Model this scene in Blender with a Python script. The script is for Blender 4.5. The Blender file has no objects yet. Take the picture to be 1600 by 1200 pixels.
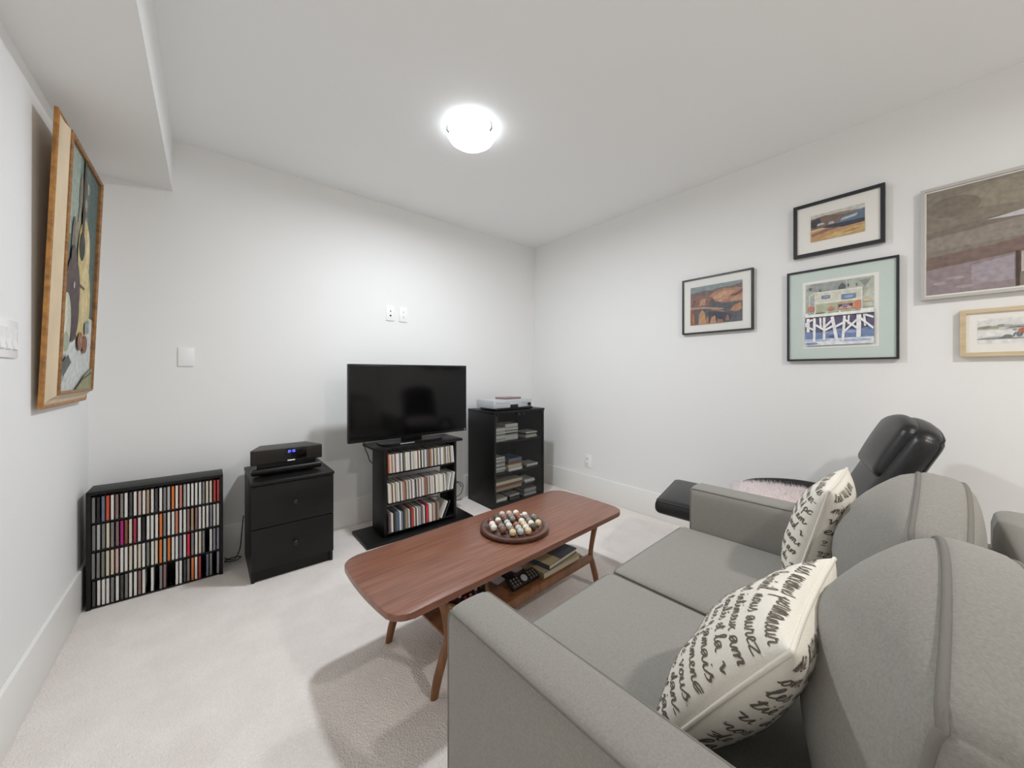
import bpy, bmesh, math, random
from mathutils import Vector, Matrix
S = bpy.context.scene
COL = S.collection
R = math.radians
PI = math.pi
random.seed(7)

# ------------------------------------------------------------------ camera, world, exposure
XR, YB, XL, YR, H = 2.664, 2.822, -0.465, -2.3, 2.44      # right wall, back wall, left wall, rear wall, ceiling
cam_d = bpy.data.cameras.new('camera')
cam_d.sensor_width = 36.0
cam_d.lens = 570.0 / 1600 * 36
cam_d.shift_y = -16.4 / 1600
cam_d.clip_start = 0.02
cam = bpy.data.objects.new('camera', cam_d)
COL.objects.link(cam)
cam.location = (0, 0, 1.115)
cam.rotation_euler = (R(90), 0, R(-39.887))
S.camera = cam
W = bpy.data.worlds.new('world'); S.world = W
W.use_nodes = True
W.node_tree.nodes['Background'].inputs[0].default_value = (0.9, 0.93, 1.0, 1)
W.node_tree.nodes['Background'].inputs[1].default_value = 0.3
S.view_settings.view_transform = 'Standard'
S.view_settings.look = 'None'
S.view_settings.gamma = 1.0
S.view_settings.use_curve_mapping = False
S.view_settings.exposure = 0.0
LAMP_MAIN, LAMP_REAR = 25.8, 24.8      # watts of light from each ceiling lamp
try:
    S.cycles.max_bounces = 12; S.cycles.diffuse_bounces = 9; S.cycles.glossy_bounces = 3; S.cycles.transparent_max_bounces = 12
    S.cycles.sample_clamp_indirect = 6.0
except Exception:
    pass

# ------------------------------------------------------------------ materials
def lin(c):
    c = c / 255.0
    return c / 12.92 if c <= 0.04045 else ((c + 0.055) / 1.055) ** 2.4
def rgb(r, g, b): return (lin(r), lin(g), lin(b), 1.0)
MATS = {}
def mat(name, col, rough=0.6, metal=0.0, var=0.0, vscale=20.0, bump=0.0, bscale=200.0, spec=0.5, stretch=None, emit=None, estr=0.0, coat=0.0, sheen=0.0, detail=4.0):
    if name in MATS: return MATS[name]
    m = bpy.data.materials.new(name); m.use_nodes = True
    nt = m.node_tree; N = nt.nodes; L = nt.links
    b = N['Principled BSDF']
    b.inputs['Base Color'].default_value = col
    b.inputs['Roughness'].default_value = rough
    b.inputs['Metallic'].default_value = metal
    b.inputs['Specular IOR Level'].default_value = spec
    if coat: b.inputs['Coat Weight'].default_value = coat; b.inputs['Coat Roughness'].default_value = 0.15
    if sheen: b.inputs['Sheen Weight'].default_value = sheen
    if emit: b.inputs['Emission Color'].default_value = emit; b.inputs['Emission Strength'].default_value = estr
    if var or bump:
        tc = N.new('ShaderNodeTexCoord'); mp = N.new('ShaderNodeMapping')
        L.new(tc.outputs['Object'], mp.inputs['Vector'])
        if stretch: mp.inputs['Scale'].default_value = stretch
        if var:
            n = N.new('ShaderNodeTexNoise'); n.inputs['Scale'].default_value = vscale; n.inputs['Detail'].default_value = detail
            L.new(mp.outputs['Vector'], n.inputs['Vector'])
            cr = N.new('ShaderNodeValToRGB')
            cr.color_ramp.elements[0].position = 0.3; cr.color_ramp.elements[1].position = 0.7
            cr.color_ramp.elements[0].color = tuple(max(0, c * (1 - var)) for c in col[:3]) + (1,)
            cr.color_ramp.elements[1].color = tuple(min(1, c * (1 + var)) for c in col[:3]) + (1,)
            L.new(n.outputs['Fac'], cr.inputs['Fac']); L.new(cr.outputs['Color'], b.inputs['Base Color'])
        if bump:
            n2 = N.new('ShaderNodeTexNoise'); n2.inputs['Scale'].default_value = bscale; n2.inputs['Detail'].default_value = 3
            L.new(mp.outputs['Vector'], n2.inputs['Vector'])
            bp = N.new('ShaderNodeBump'); bp.inputs['Strength'].default_value = bump; bp.inputs['Distance'].default_value = 0.002
            L.new(n2.outputs['Fac'], bp.inputs['Height']); L.new(bp.outputs['Normal'], b.inputs['Normal'])
    MATS[name] = m
    return m
def glass_mat(name, tint=(1, 1, 1, 1), base=0.05, ior=1.45):
    """a clear pane: light passes, the surface mirrors a little more at grazing angles"""
    m = bpy.data.materials.new(name); m.use_nodes = True
    nt = m.node_tree; N = nt.nodes; L = nt.links
    N.remove(N['Principled BSDF'])
    out = N['Material Output']; mix = N.new('ShaderNodeMixShader'); tr = N.new('ShaderNodeBsdfTransparent'); gl = N.new('ShaderNodeBsdfGlossy')
    tr.inputs[0].default_value = tint; gl.inputs['Roughness'].default_value = 0.02
    fr = N.new('ShaderNodeFresnel'); fr.inputs['IOR'].default_value = ior
    ad = N.new('ShaderNodeMath'); ad.operation = 'ADD'; ad.inputs[1].default_value = base; ad.use_clamp = True
    L.new(fr.outputs[0], ad.inputs[0]); L.new(ad.outputs[0], mix.inputs[0]); L.new(tr.outputs[0], mix.inputs[1]); L.new(gl.outputs[0], mix.inputs[2])
    L.new(mix.outputs[0], out.inputs['Surface'])
    return m
def carpet_mat():
    m = bpy.data.materials.new('carpet'); m.use_nodes = True
    nt = m.node_tree; N = nt.nodes; L = nt.links; b = N['Principled BSDF']
    tc = N.new('ShaderNodeTexCoord')
    v = N.new('ShaderNodeTexVoronoi'); v.inputs['Scale'].default_value = 170
    n = N.new('ShaderNodeTexNoise'); n.inputs['Scale'].default_value = 6; n.inputs['Detail'].default_value = 6
    n3 = N.new('ShaderNodeTexNoise'); n3.inputs['Scale'].default_value = 260; n3.inputs['Detail'].default_value = 3
    for t in (v, n, n3): L.new(tc.outputs['Object'], t.inputs['Vector'])
    cr = N.new('ShaderNodeValToRGB')
    cr.color_ramp.elements[0].position = 0.3; cr.color_ramp.elements[1].position = 0.7
    cr.color_ramp.elements[0].color = rgb(224, 216, 210); cr.color_ramp.elements[1].color = rgb(244, 238, 233)
    a = N.new('ShaderNodeMath'); a.operation = 'MULTIPLY_ADD'; a.inputs[1].default_value = 0.55; 
    L.new(n3.outputs['Fac'], a.inputs[0])
    h = N.new('ShaderNodeMath'); h.operation = 'MULTIPLY'; h.inputs[1].default_value = 0.45
    L.new(n.outputs['Fac'], h.inputs[0]); L.new(h.outputs[0], a.inputs[2])
    L.new(a.outputs[0], cr.inputs['Fac']); L.new(cr.outputs['Color'], b.inputs['Base Color'])
    b.inputs['Roughness'].default_value = 0.95; b.inputs['Specular IOR Level'].default_value = 0.1
    bp = N.new('ShaderNodeBump'); bp.inputs['Strength'].default_value = 0.7; bp.inputs['Distance'].default_value = 0.004
    L.new(v.outputs['Distance'], bp.inputs['Height']); L.new(bp.outputs['Normal'], b.inputs['Normal'])
    return m
def wood_mat(name, c1, c2, rough=0.35, scale=6.0, stretch=(1, 14, 14), coat=0.0):
    m = bpy.data.materials.new(name); m.use_nodes = True
    nt = m.node_tree; N = nt.nodes; L = nt.links; b = N['Principled BSDF']
    tc = N.new('ShaderNodeTexCoord'); mp = N.new('ShaderNodeMapping'); mp.inputs['Scale'].default_value = stretch
    L.new(tc.outputs['Object'], mp.inputs['Vector'])
    n = N.new('ShaderNodeTexNoise'); n.inputs['Scale'].default_value = scale; n.inputs['Detail'].default_value = 8; n.inputs['Distortion'].default_value = 0.4
    L.new(mp.outputs['Vector'], n.inputs['Vector'])
    cr = N.new('ShaderNodeValToRGB')
    cr.color_ramp.elements[0].position = 0.32; cr.color_ramp.elements[1].position = 0.68
    cr.color_ramp.elements[0].color = c1; cr.color_ramp.elements[1].color = c2
    L.new(n.outputs['Fac'], cr.inputs['Fac']); L.new(cr.outputs['Color'], b.inputs['Base Color'])
    b.inputs['Roughness'].default_value = rough
    if coat: b.inputs['Coat Weight'].default_value = coat; b.inputs['Coat Roughness'].default_value = 0.2
    MATS[name] = m
    return m
M_WALL = mat('wall_paint', rgb(238, 238, 237), 0.75, bump=0.05, bscale=300, spec=0.25)
M_CEIL = mat('ceiling_paint', rgb(243, 244, 244), 0.85, spec=0.15)
M_TRIM = mat('trim_paint', rgb(242, 241, 238), 0.45, spec=0.4)
M_CARPET = carpet_mat()
M_PLATE = mat('white_plastic', rgb(244, 244, 244), 0.35)
M_SLOT = mat('socket_dark', rgb(30, 30, 30), 0.6)
M_BLACKWOOD = mat('black_wood', rgb(19, 18, 17), 0.45, spec=.3, var=0.25, vscale=5, stretch=(1, 1, 12), bump=0.08, bscale=40)
M_BLACKLAM = mat('black_laminate', rgb(15, 15, 15), 0.42, spec=.3)
M_BLACKPL = mat('black_plastic', rgb(15, 14, 14), 0.35, spec=.35)
M_CHAR = mat('graphite_plastic', rgb(32, 28, 25), 0.4, spec=.35)
M_DARKMETAL = mat('dark_metal', rgb(60, 58, 55), 0.35, metal=0.8)
M_SCREEN = mat('tv_screen', rgb(5, 5, 6), 0.10, spec=0.35)
M_SILVER = mat('silver_plastic', rgb(196, 200, 204), 0.35, metal=0.35)
M_CHROME = mat('brushed_nickel', rgb(190, 190, 188), 0.25, metal=1.0)
M_CABLE = mat('black_cable', rgb(22, 21, 20), 0.5)
M_FABRIC = mat('grey_wool_fabric', rgb(145, 142, 136), 0.9, var=0.10, vscale=260, bump=0.35, bscale=900, spec=0.15, sheen=0.15)
M_PIPE = mat('grey_piping', rgb(126, 123, 117), 0.85, bump=0.3, bscale=900, spec=0.15)
M_LEATHER = mat('black_leather', rgb(26, 26, 27), 0.36, var=0.15, vscale=30, bump=0.25, bscale=220, spec=0.5)
M_LINEN = mat('cream_linen', rgb(234, 229, 218), 0.9, var=0.05, vscale=400, bump=0.5, bscale=500, spec=0.1, stretch=(1, 1, 3))
M_INK = mat('brown_grey_ink', rgb(106, 98, 88), 0.85, spec=0.1)
M_FUR = mat('pale_pink_fur', rgb(246, 234, 233), 0.95, spec=0.1)
M_WALNUT = wood_mat('walnut_top', rgb(112, 70, 53), rgb(140, 94, 74), 0.32, 4.0, (1, 18, 18), coat=0.25)
M_WALNUTLEG = wood_mat('walnut_legs', rgb(106, 68, 42), rgb(140, 94, 60), 0.35, 6.0, (6, 6, 1.2))
M_BOARD = wood_mat('dark_stained_wood', rgb(66, 38, 28), rgb(96, 60, 46), 0.28, 5.0, (1, 6, 6), coat=0.5)
M_LIGHTWOOD = wood_mat('pale_wood', rgb(176, 140, 92), rgb(206, 172, 122), 0.45, 5.0, (1, 8, 8))
M_GLASS = glass_mat('picture_glass', base=0.0, ior=1.22)
M_DOORGLASS = glass_mat('smoked_glass', tint=(0.93, 0.94, 0.94, 1), base=0.0, ior=1.2)

# ------------------------------------------------------------------ mesh helpers
def box(bm, x0, x1, y0, y1, z0, z1, bev=0.0, seg=2, mi=0):
    r = bmesh.ops.create_cube(bm, size=1.0)
    vs = r['verts']
    for v in vs:
        v.co = Vector(((x0 + x1) / 2 + v.co.x * (x1 - x0), (y0 + y1) / 2 + v.co.y * (y1 - y0), (z0 + z1) / 2 + v.co.z * (z1 - z0)))
    fs = {f for v in vs for f in v.link_faces}
    for f in fs: f.material_index = mi
    if bev > 0:
        es = list({e for v in vs for e in v.link_edges})
        r = bmesh.ops.bevel(bm, geom=es, offset=bev, segments=seg, profile=0.5, affect='EDGES')
        for f in r['faces']: f.material_index = mi
def prism(bm, pts, z0, z1, bev=0.0, seg=2, mi=0):
    """pts: 2D outline counter-clockwise in x,y"""
    bv = [bm.verts.new((p[0], p[1], z0)) for p in pts]
    tv = [bm.verts.new((p[0], p[1], z1)) for p in pts]
    n = len(pts); fs = []
    fs.append(bm.faces.new(list(reversed(bv)))); top = bm.faces.new(tv); fs.append(top)
    for i in range(n):
        fs.append(bm.faces.new((bv[i], bv[(i + 1) % n], tv[(i + 1) % n], tv[i])))
    for f in fs: f.material_index = mi
    if bev > 0:
        es = [e for e in top.edges] + [e for e in fs[0].edges]
        r = bmesh.ops.bevel(bm, geom=es, offset=bev, segments=seg, profile=0.5, affect='EDGES')
        for f in r['faces']: f.material_index = mi
def lathe(bm, prof, c=(0, 0), seg=48, mi=0):
    """prof: (radius, z) pairs from bottom axis to top axis"""
    rings = []
    for (r, z) in prof:
        if r < 1e-5: rings.append([bm.verts.new((c[0], c[1], z))])
        else: rings.append([bm.verts.new((c[0] + r * math.cos(2 * PI * i / seg), c[1] + r * math.sin(2 * PI * i / seg), z)) for i in range(seg)])
    for a, b in zip(rings, rings[1:]):
        for i in range(seg):
            j = (i + 1) % seg
            if len(a) == 1 and len(b) == 1: continue
            if len(a) == 1: f = bm.faces.new((a[0], b[j], b[i]))
            elif len(b) == 1: f = bm.faces.new((a[i], a[j], b[0]))
            else: f = bm.faces.new((a[i], a[j], b[j], b[i]))
            f.material_index = mi
def smooth_path(pts, n=6, closed=False):
    P = [Vector(p) for p in pts]; out = []; m = len(P)
    rng = range(m if closed else m - 1)
    for i in rng:
        if closed: p0, p1, p2, p3 = P[(i - 1) % m], P[i], P[(i + 1) % m], P[(i + 2) % m]
        else: p0, p1, p2, p3 = P[max(i - 1, 0)], P[i], P[i + 1], P[min(i + 2, m - 1)]
        for k in range(n):
            t = k / n
            out.append(0.5 * ((2 * p1) + (-p0 + p2) * t + (2 * p0 - 5 * p1 + 4 * p2 - p3) * t * t + (-p0 + 3 * p1 - 3 * p2 + p3) * t ** 3))
    if not closed: out.append(P[-1])
    return out
def tube(bm, path, r, seg=8, closed=False, mi=0):
    path = [Vector(p) for p in path]; n = len(path)
    rad = r if callable(r) else (lambda t: r)
    up = Vector((0, 0, 1)); rings = []; prev = None
    for i, p in enumerate(path):
        if closed: t = path[(i + 1) % n] - path[i - 1]
        else: t = path[min(i + 1, n - 1)] - path[max(i - 1, 0)]
        if t.length < 1e-9: t = Vector((0, 0, 1))
        t.normalize()
        a = prev if prev is not None else (up if abs(t.z) < 0.9 else Vector((1, 0, 0)))
        nrm = (a - t * a.dot(t))
        if nrm.length < 1e-6: nrm = t.orthogonal()
        nrm.normalize(); prev = nrm; bi = t.cross(nrm)
        rr = rad(i / max(1, n - 1))
        rings.append([bm.verts.new(p + (nrm * math.cos(2 * PI * k / seg) + bi * math.sin(2 * PI * k / seg)) * rr) for k in range(seg)])
    m = n if closed else n - 1
    for i in range(m):
        a, b = rings[i], rings[(i + 1) % n]
        for k in range(seg):
            f = bm.faces.new((a[k], a[(k + 1) % seg], b[(k + 1) % seg], b[k])); f.material_index = mi
    if not closed:
        bm.faces.new(list(reversed(rings[0]))).material_index = mi; bm.faces.new(rings[-1]).material_index = mi
def rmap(h, r, crown=None, off=(0, 0, 0)):
    """rounded, crowned box: maps lattice coordinates in [-1,1]^3 to a point"""
    crown = crown or {}
    def F(u, v, w):
        p = Vector((u * h[0], v * h[1], w * h[2]))
        q = Vector([max(-(h[i] - r), min(h[i] - r, p[i])) for i in range(3)])
        d = p - q
        if d.length > 1e-9: p = q + d.normalized() * r
        U, V, Wq = 1 - u * u, 1 - v * v, 1 - w * w
        p.x += crown.get('x+', 0) * V * Wq * (u + 1) / 2 - crown.get('x-', 0) * V * Wq * (1 - u) / 2
        p.y += crown.get('y+', 0) * U * Wq * (v + 1) / 2 - crown.get('y-', 0) * U * Wq * (1 - v) / 2
        p.z += crown.get('z+', 0) * U * (1 if crown.get('zdome') else V) * (w + 1) / 2 - crown.get('z-', 0) * U * V * (1 - w) / 2
        return p + Vector(off)
    return F
def lattice(bm, F, n=(12, 12, 12), mi=0):
    V = {}
    def P(i, j, k):
        key = (i, j, k)
        if key not in V:
            c = [math.sin(PI / 2 * (2 * a / m - 1)) for a, m in zip(key, n)]
            V[key] = bm.verts.new(F(*c))
        return V[key]
    nx, ny, nz = n
    fs = []
    for i in range(nx):
        for j in range(ny):
            fs.append((P(i, j, nz), P(i + 1, j, nz), P(i + 1, j + 1, nz), P(i, j + 1, nz)))
            fs.append((P(i, j, 0), P(i, j + 1, 0), P(i + 1, j + 1, 0), P(i + 1, j, 0)))
    for i in range(nx):
        for k in range(nz):
            fs.append((P(i, 0, k), P(i + 1, 0, k), P(i + 1, 0, k + 1), P(i, 0, k + 1)))
            fs.append((P(i, ny, k), P(i, ny, k + 1), P(i + 1, ny, k + 1), P(i + 1, ny, k)))
    for j in range(ny):
        for k in range(nz):
            fs.append((P(0, j, k), P(0, j, k + 1), P(0, j + 1, k + 1), P(0, j + 1, k)))
            fs.append((P(nx, j, k), P(nx, j + 1, k), P(nx, j + 1, k + 1), P(nx, j, k + 1)))
    for f in fs: bm.faces.new(f).material_index = mi
def loop_on(F, axis, side, n=14):
    """perimeter of one face of the lattice box, for piping"""
    out = []
    s = [math.sin(PI / 2 * (2 * i / n - 1)) for i in range(n)]
    seq = [(a, -1) for a in s] + [(1, a) for a in s] + [(-a, 1) for a in s] + [(-1, -a) for a in s]
    for a, b in seq:
        c = [0, 0, 0]; o = [i for i in range(3) if i != axis]
        c[axis] = side; c[o[0]] = a; c[o[1]] = b
        out.append(F(*c))
    return out
def obj(name, bm, mats, parent=None, smooth=False, local=False):
    me = bpy.data.meshes.new(name)
    if parent is not None and not local:
        T = parent_world(parent)
        bmesh.ops.translate(bm, verts=bm.verts, vec=-T)
    bmesh.ops.recalc_face_normals(bm, faces=bm.faces)
    bm.to_mesh(me); bm.free()
    for m in (mats if isinstance(mats, (list, tuple)) else [mats]): me.materials.append(m)
    if smooth:
        for p in me.polygons: p.use_smooth = True
        if smooth != True:
            try: me.set_sharp_from_angle(angle=R(smooth))
            except Exception: pass
    o = bpy.data.objects.new(name, me); COL.objects.link(o)
    if parent is not None: o.parent = parent
    return o
def parent_world(p):
    T = Vector((0, 0, 0))
    while p is not None:
        T += p.location; p = p.parent
    return T
def tag(o, label, cat=None, group=None, kind=None):
    if label: o['label'] = label
    if cat: o['category'] = cat
    if group: o['group'] = group
    if kind: o['kind'] = kind
    return o
def thing(name, loc, label, cat, group=None, rot=(0, 0, 0)):
    o = bpy.data.objects.new(name, None); COL.objects.link(o)
    o.location = loc; o.rotation_euler = rot; o.empty_display_size = 0.05
    return tag(o, label, cat, group)
def bnew(): return bmesh.new()
def part_box(name, b, m, parent, bev=0.0, local=False, seg=2):
    bm = bnew(); box(bm, *b, bev=bev, seg=seg)
    return obj(name, bm, m, parent, smooth=30 if bev else False, local=local)
ORD = ['', 'first', 'second', 'third', 'fourth', 'fifth', 'sixth', 'seventh', 'eighth', 'ninth', 'tenth', 'eleventh', 'twelfth', 'thirteenth',
       'fourteenth', 'fifteenth', 'sixteenth', 'seventeenth', 'eighteenth', 'nineteenth', 'twentieth']
def ordinal(n):
    if n <= 20: return ORD[n]
    t = {2: 'twent', 3: 'thirt', 4: 'fort', 5: 'fift'}[n // 10]
    return t + 'ieth' if n % 10 == 0 else t + 'y-' + ORD[n % 10]

# ------------------------------------------------------------------ the room
def structure(name, b, m, label, bev=0.0):
    bm = bnew(); box(bm, *b, bev=bev)
    return tag(obj(name, bm, m, smooth=30 if bev else False), label, kind='structure')
structure('floor', (XL - .1, XR + .1, YR - .1, YB + .1, -.1, 0), M_CARPET, 'light beige carpet covering the whole floor')
structure('ceiling', (XL - .1, XR + .1, YR - .1, YB + .1, H, H + .1), M_CEIL, 'smooth flat white ceiling')
structure('wall_back', (XL, XR, YB, YB + .1, 0, H), M_WALL, 'pale grey-white wall behind the television')
structure('wall_right', (XR, XR + .1, YR - .1, YB + .1, 0, H), M_WALL, 'pale grey-white wall hung with framed pictures')
structure('wall_left', (XL - .1, XL, YR - .1, YB + .1, 0, H), M_WALL, 'pale wall with the gilt-framed painting')
structure('wall_rear', (XL, XR, YR - .1, YR, 0, H), M_WALL, 'plain pale wall on the near side of the room')
structure('trim_1', (XL, -.15, YR, YB, 2.147, H), M_WALL, 'boxed soffit along the top of the left wall')
def baseboard(name, b, label):
    return structure(name, b, M_TRIM, label, bev=0.004)
HB = 0.194; TB = 0.015
baseboard('baseboard_back', (XL, XR, YB - TB, YB, 0, HB), 'tall white baseboard along the back wall')
baseboard('baseboard_right', (XR - TB, XR, YR, YB - TB, 0, HB), 'tall white baseboard along the right wall')
baseboard('baseboard_left', (XL, XL + TB, YR, YB - TB, 0, HB), 'tall white baseboard along the left wall')
baseboard('baseboard_rear', (XL + TB, XR - TB, YR, YR + TB, 0, HB), 'tall white baseboard on the near wall')

# ------------------------------------------------------------------ ceiling lamps
def ceiling_lamp(x, y, label, power, tint):
    m = bpy.data.materials.new('lit_opal_glass'); m.use_nodes = True
    b = m.node_tree.nodes['Principled BSDF']
    b.inputs['Base Color'].default_value = (0.9, 0.9, 0.9, 1); b.inputs['Roughness'].default_value = 0.3
    b.inputs['Emission Color'].default_value = tint; b.inputs['Emission Strength'].default_value = power * .095
    t = thing('ceiling_lamp', (x, y, H), label, 'ceiling lamp', 'round flush ceiling lamps')
    bm = bnew(); lathe(bm, [(0, H - .022), (.118, H - .022), (.122, H - .016), (.122, H), (0, H)], (x, y))
    obj('ceiling_pan', bm, M_PLATE, t, smooth=40)
    bm = bnew()
    lathe(bm, [(0, H - .100), (.05, H - .097), (.092, H - .086), (.117, H - .068), (.130, H - .046), (.134, H - .032), (.129, H - .032), (.124, H - .046), (.112, H - .063), (.088, H - .080), (.05, H - .090), (0, H - .093)], (x, y))
    obj('glass_dome', bm, m, t, smooth=60)
    ld = bpy.data.lights.new('lamp_light', 'AREA'); ld.shape = 'DISK'; ld.size = .15; ld.energy = power; ld.color = tint[:3]
    lo = bpy.data.objects.new('bulb_light', ld); COL.objects.link(lo); lo.parent = t; lo.location = (0, 0, -.1005)
    for a in (47, 167, 287):
        bm = bnew()
        cx, cy = x + .131 * math.cos(R(a)), y + .131 * math.sin(R(a))
        tube(bm, [(cx - .03 * math.cos(R(a)), cy - .03 * math.sin(R(a)), H - .024), (cx, cy, H - .026), (cx + .004 * math.cos(R(a)), cy + .004 * math.sin(R(a)), H - .056), (cx - .008 * math.cos(R(a)), cy - .008 * math.sin(R(a)), H - .066)], 0.005, 8)
        obj('clip', bm, M_CHROME, t, smooth=40)
    return t
ceiling_lamp(1.09, 1.645, 'lit round glass lamp on the ceiling above the coffee table', LAMP_MAIN, (0.895, 0.945, 1.0, 1))
ceiling_lamp(1.25, -1.00, 'lit round glass lamp on the ceiling behind the sofa', LAMP_REAR, (1.0, 0.968, 0.93, 1))

# ------------------------------------------------------------------ wall plates
def plate_back(name, x0, x1, z0, z1, label, cat):
    t = thing(name, ((x0 + x1) / 2, YB, (z0 + z1) / 2), label, cat)
    part_box('cover_plate', (x0, x1, YB - .007, YB, z0, z1), M_PLATE, t, .0025)
    return t
plate_back('blank_wall_plate', -.128, -.059, 1.157, 1.264, 'blank white wall plate above the low CD rack', 'wall plate')
t = plate_back('cable_wall_plate', 1.073, 1.141, 1.53, 1.645, 'white wall plate with a black jack above the television', 'wall plate')
for z, r, m, nm in ((1.571, .007, M_SLOT, 'jack'), (1.606, .0045, M_DARKMETAL, 'screw')):
    bm = bnew(); bmesh.ops.create_cone(bm, cap_ends=True, segments=16, radius1=r, radius2=r, depth=.004, matrix=Matrix.Translation((1.107, YB - .008, z)) @ Matrix.Rotation(R(90), 4, 'X'))
    obj(nm, bm, m, t)
t = plate_back('outlet_wall_plate', 1.178, 1.247, 1.529, 1.645, 'plain white wall plate right of the black jack plate', 'wall plate')
for z in (1.566, 1.608):
    bm = bnew(); bmesh.ops.create_cone(bm, cap_ends=True, segments=16, radius1=.005, radius2=.005, depth=.003, matrix=Matrix.Translation((1.2125, YB - .008, z)) @ Matrix.Rotation(R(90), 4, 'X'))
    obj('screw', bm, M_SILVER, t)
t = thing('power_outlet', (XR, 2.107, .32), 'white duplex power outlet low on the right wall', 'outlet')
part_box('cover_plate', (XR - .007, XR, 2.072, 2.142, .263, .377), M_PLATE, t, .0025)
for z in (.298, .342):
    f = part_box('socket', (XR - .010, XR - .006, 2.090, 2.124, z - .016, z + .016), M_PLATE, t, .0015)
    for y in (2.099, 2.115):
        part_box('slot', (XR - .0106, XR - .009, y - .0015, y + .0015, z - .006, z + .006), M_SLOT, f)
t = thing('light_switch', (XL, 1.80, 1.22), 'white triple rocker light switch on the left wall', 'light switch')
part_box('cover_plate', (XL, XL + .007, 1.722, 1.886, 1.163, 1.278), M_PLATE, t, .0025)
for y in (1.758, 1.804, 1.850):
    bm = bnew()
    prof = [(XL + .006, 1.188), (XL + .013, 1.190), (XL + .008, 1.221), (XL + .011, 1.253), (XL + .006, 1.254)]
    a = [bm.verts.new((p[0], y - .016, p[1])) for p in prof]; b = [bm.verts.new((p[0], y + .016, p[1])) for p in prof]
    bm.faces.new(a); bm.faces.new(list(reversed(b)))
    for i in range(5): bm.faces.new((a[i], b[i], b[(i + 1) % 5], a[(i + 1) % 5]))
    obj('rocker', bm, M_PLATE, t)

# ------------------------------------------------------------------ compact disc cases
SPINE = {
 'white': (226, 224, 218), 'cream': (214, 204, 182), 'grey': (128, 126, 124), 'black': (28, 27, 27), 'charcoal': (70, 68, 68),
 'red': (178, 62, 56), 'scarlet': (214, 32, 58), 'orange': (222, 120, 52), 'vermilion': (214, 84, 58), 'mauve': (140, 108, 106),
 'magenta': (176, 28, 120), 'brown': (128, 84, 58), 'tan': (170, 146, 116), 'pink': (206, 176, 168), 'salmon': (204, 128, 104),
 'lavender': (142, 138, 152), 'blue': (66, 102, 152), 'slate': (104, 116, 136), 'aqua': (160, 184, 184),
 'crimson': (164, 48, 78), 'silver': (180, 180, 178), 'olive': (120, 126, 112),
}
def spine_mat(k):
    nm = 'spine_' + k
    if nm in MATS: return MATS[nm]
    c = SPINE[k]; m = bpy.data.materials.new(nm); m.use_nodes = True
    nt = m.node_tree; N = nt.nodes; L = nt.links; b = N['Principled BSDF']
    tc = N.new('ShaderNodeTexCoord'); oi = N.new('ShaderNodeObjectInfo'); ad = N.new('ShaderNodeVectorMath'); ad.operation = 'ADD'
    sc = N.new('ShaderNodeMath'); sc.operation = 'MULTIPLY'; sc.inputs[1].default_value = 40
    L.new(oi.outputs['Random'], sc.inputs[0]); L.new(tc.outputs['Object'], ad.inputs[0]); L.new(sc.outputs[0], ad.inputs[1])
    n = N.new('ShaderNodeTexNoise'); n.inputs['Scale'].default_value = 60; n.inputs['Detail'].default_value = 2
    L.new(ad.outputs[0], n.inputs['Vector'])
    cr = N.new('ShaderNodeValToRGB'); e = cr.color_ramp.elements
    e[0].position = .36; e[1].position = .46
    base = rgb(*c); e[0].color = tuple(x * .45 for x in base[:3]) + (1,); e[1].color = base
    L.new(n.outputs['Fac'], cr.inputs['Fac']); L.new(cr.outputs['Color'], b.inputs['Base Color'])
    b.inputs['Roughness'].default_value = .3
    MATS[nm] = m
    return m
_bm = bnew(); box(_bm, -.5, .5, -.5, .5, 0, 1)
CASE_ME = bpy.data.meshes.new('cd_case'); _bm.to_mesh(CASE_ME); _bm.free(); CASE_ME.materials.append(M_BLACKPL)
def cd(loc, size, k, label, group, rot=(0, 0, 0), cat='CD case', name='cd_case'):
    o = bpy.data.objects.new(name, CASE_ME); COL.objects.link(o)
    o.location = loc; o.scale = size; o.rotation_euler = rot
    o.material_slots[0].link = 'OBJECT'; o.material_slots[0].material = spine_mat(k)
    return tag(o, label, cat, group)

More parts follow.
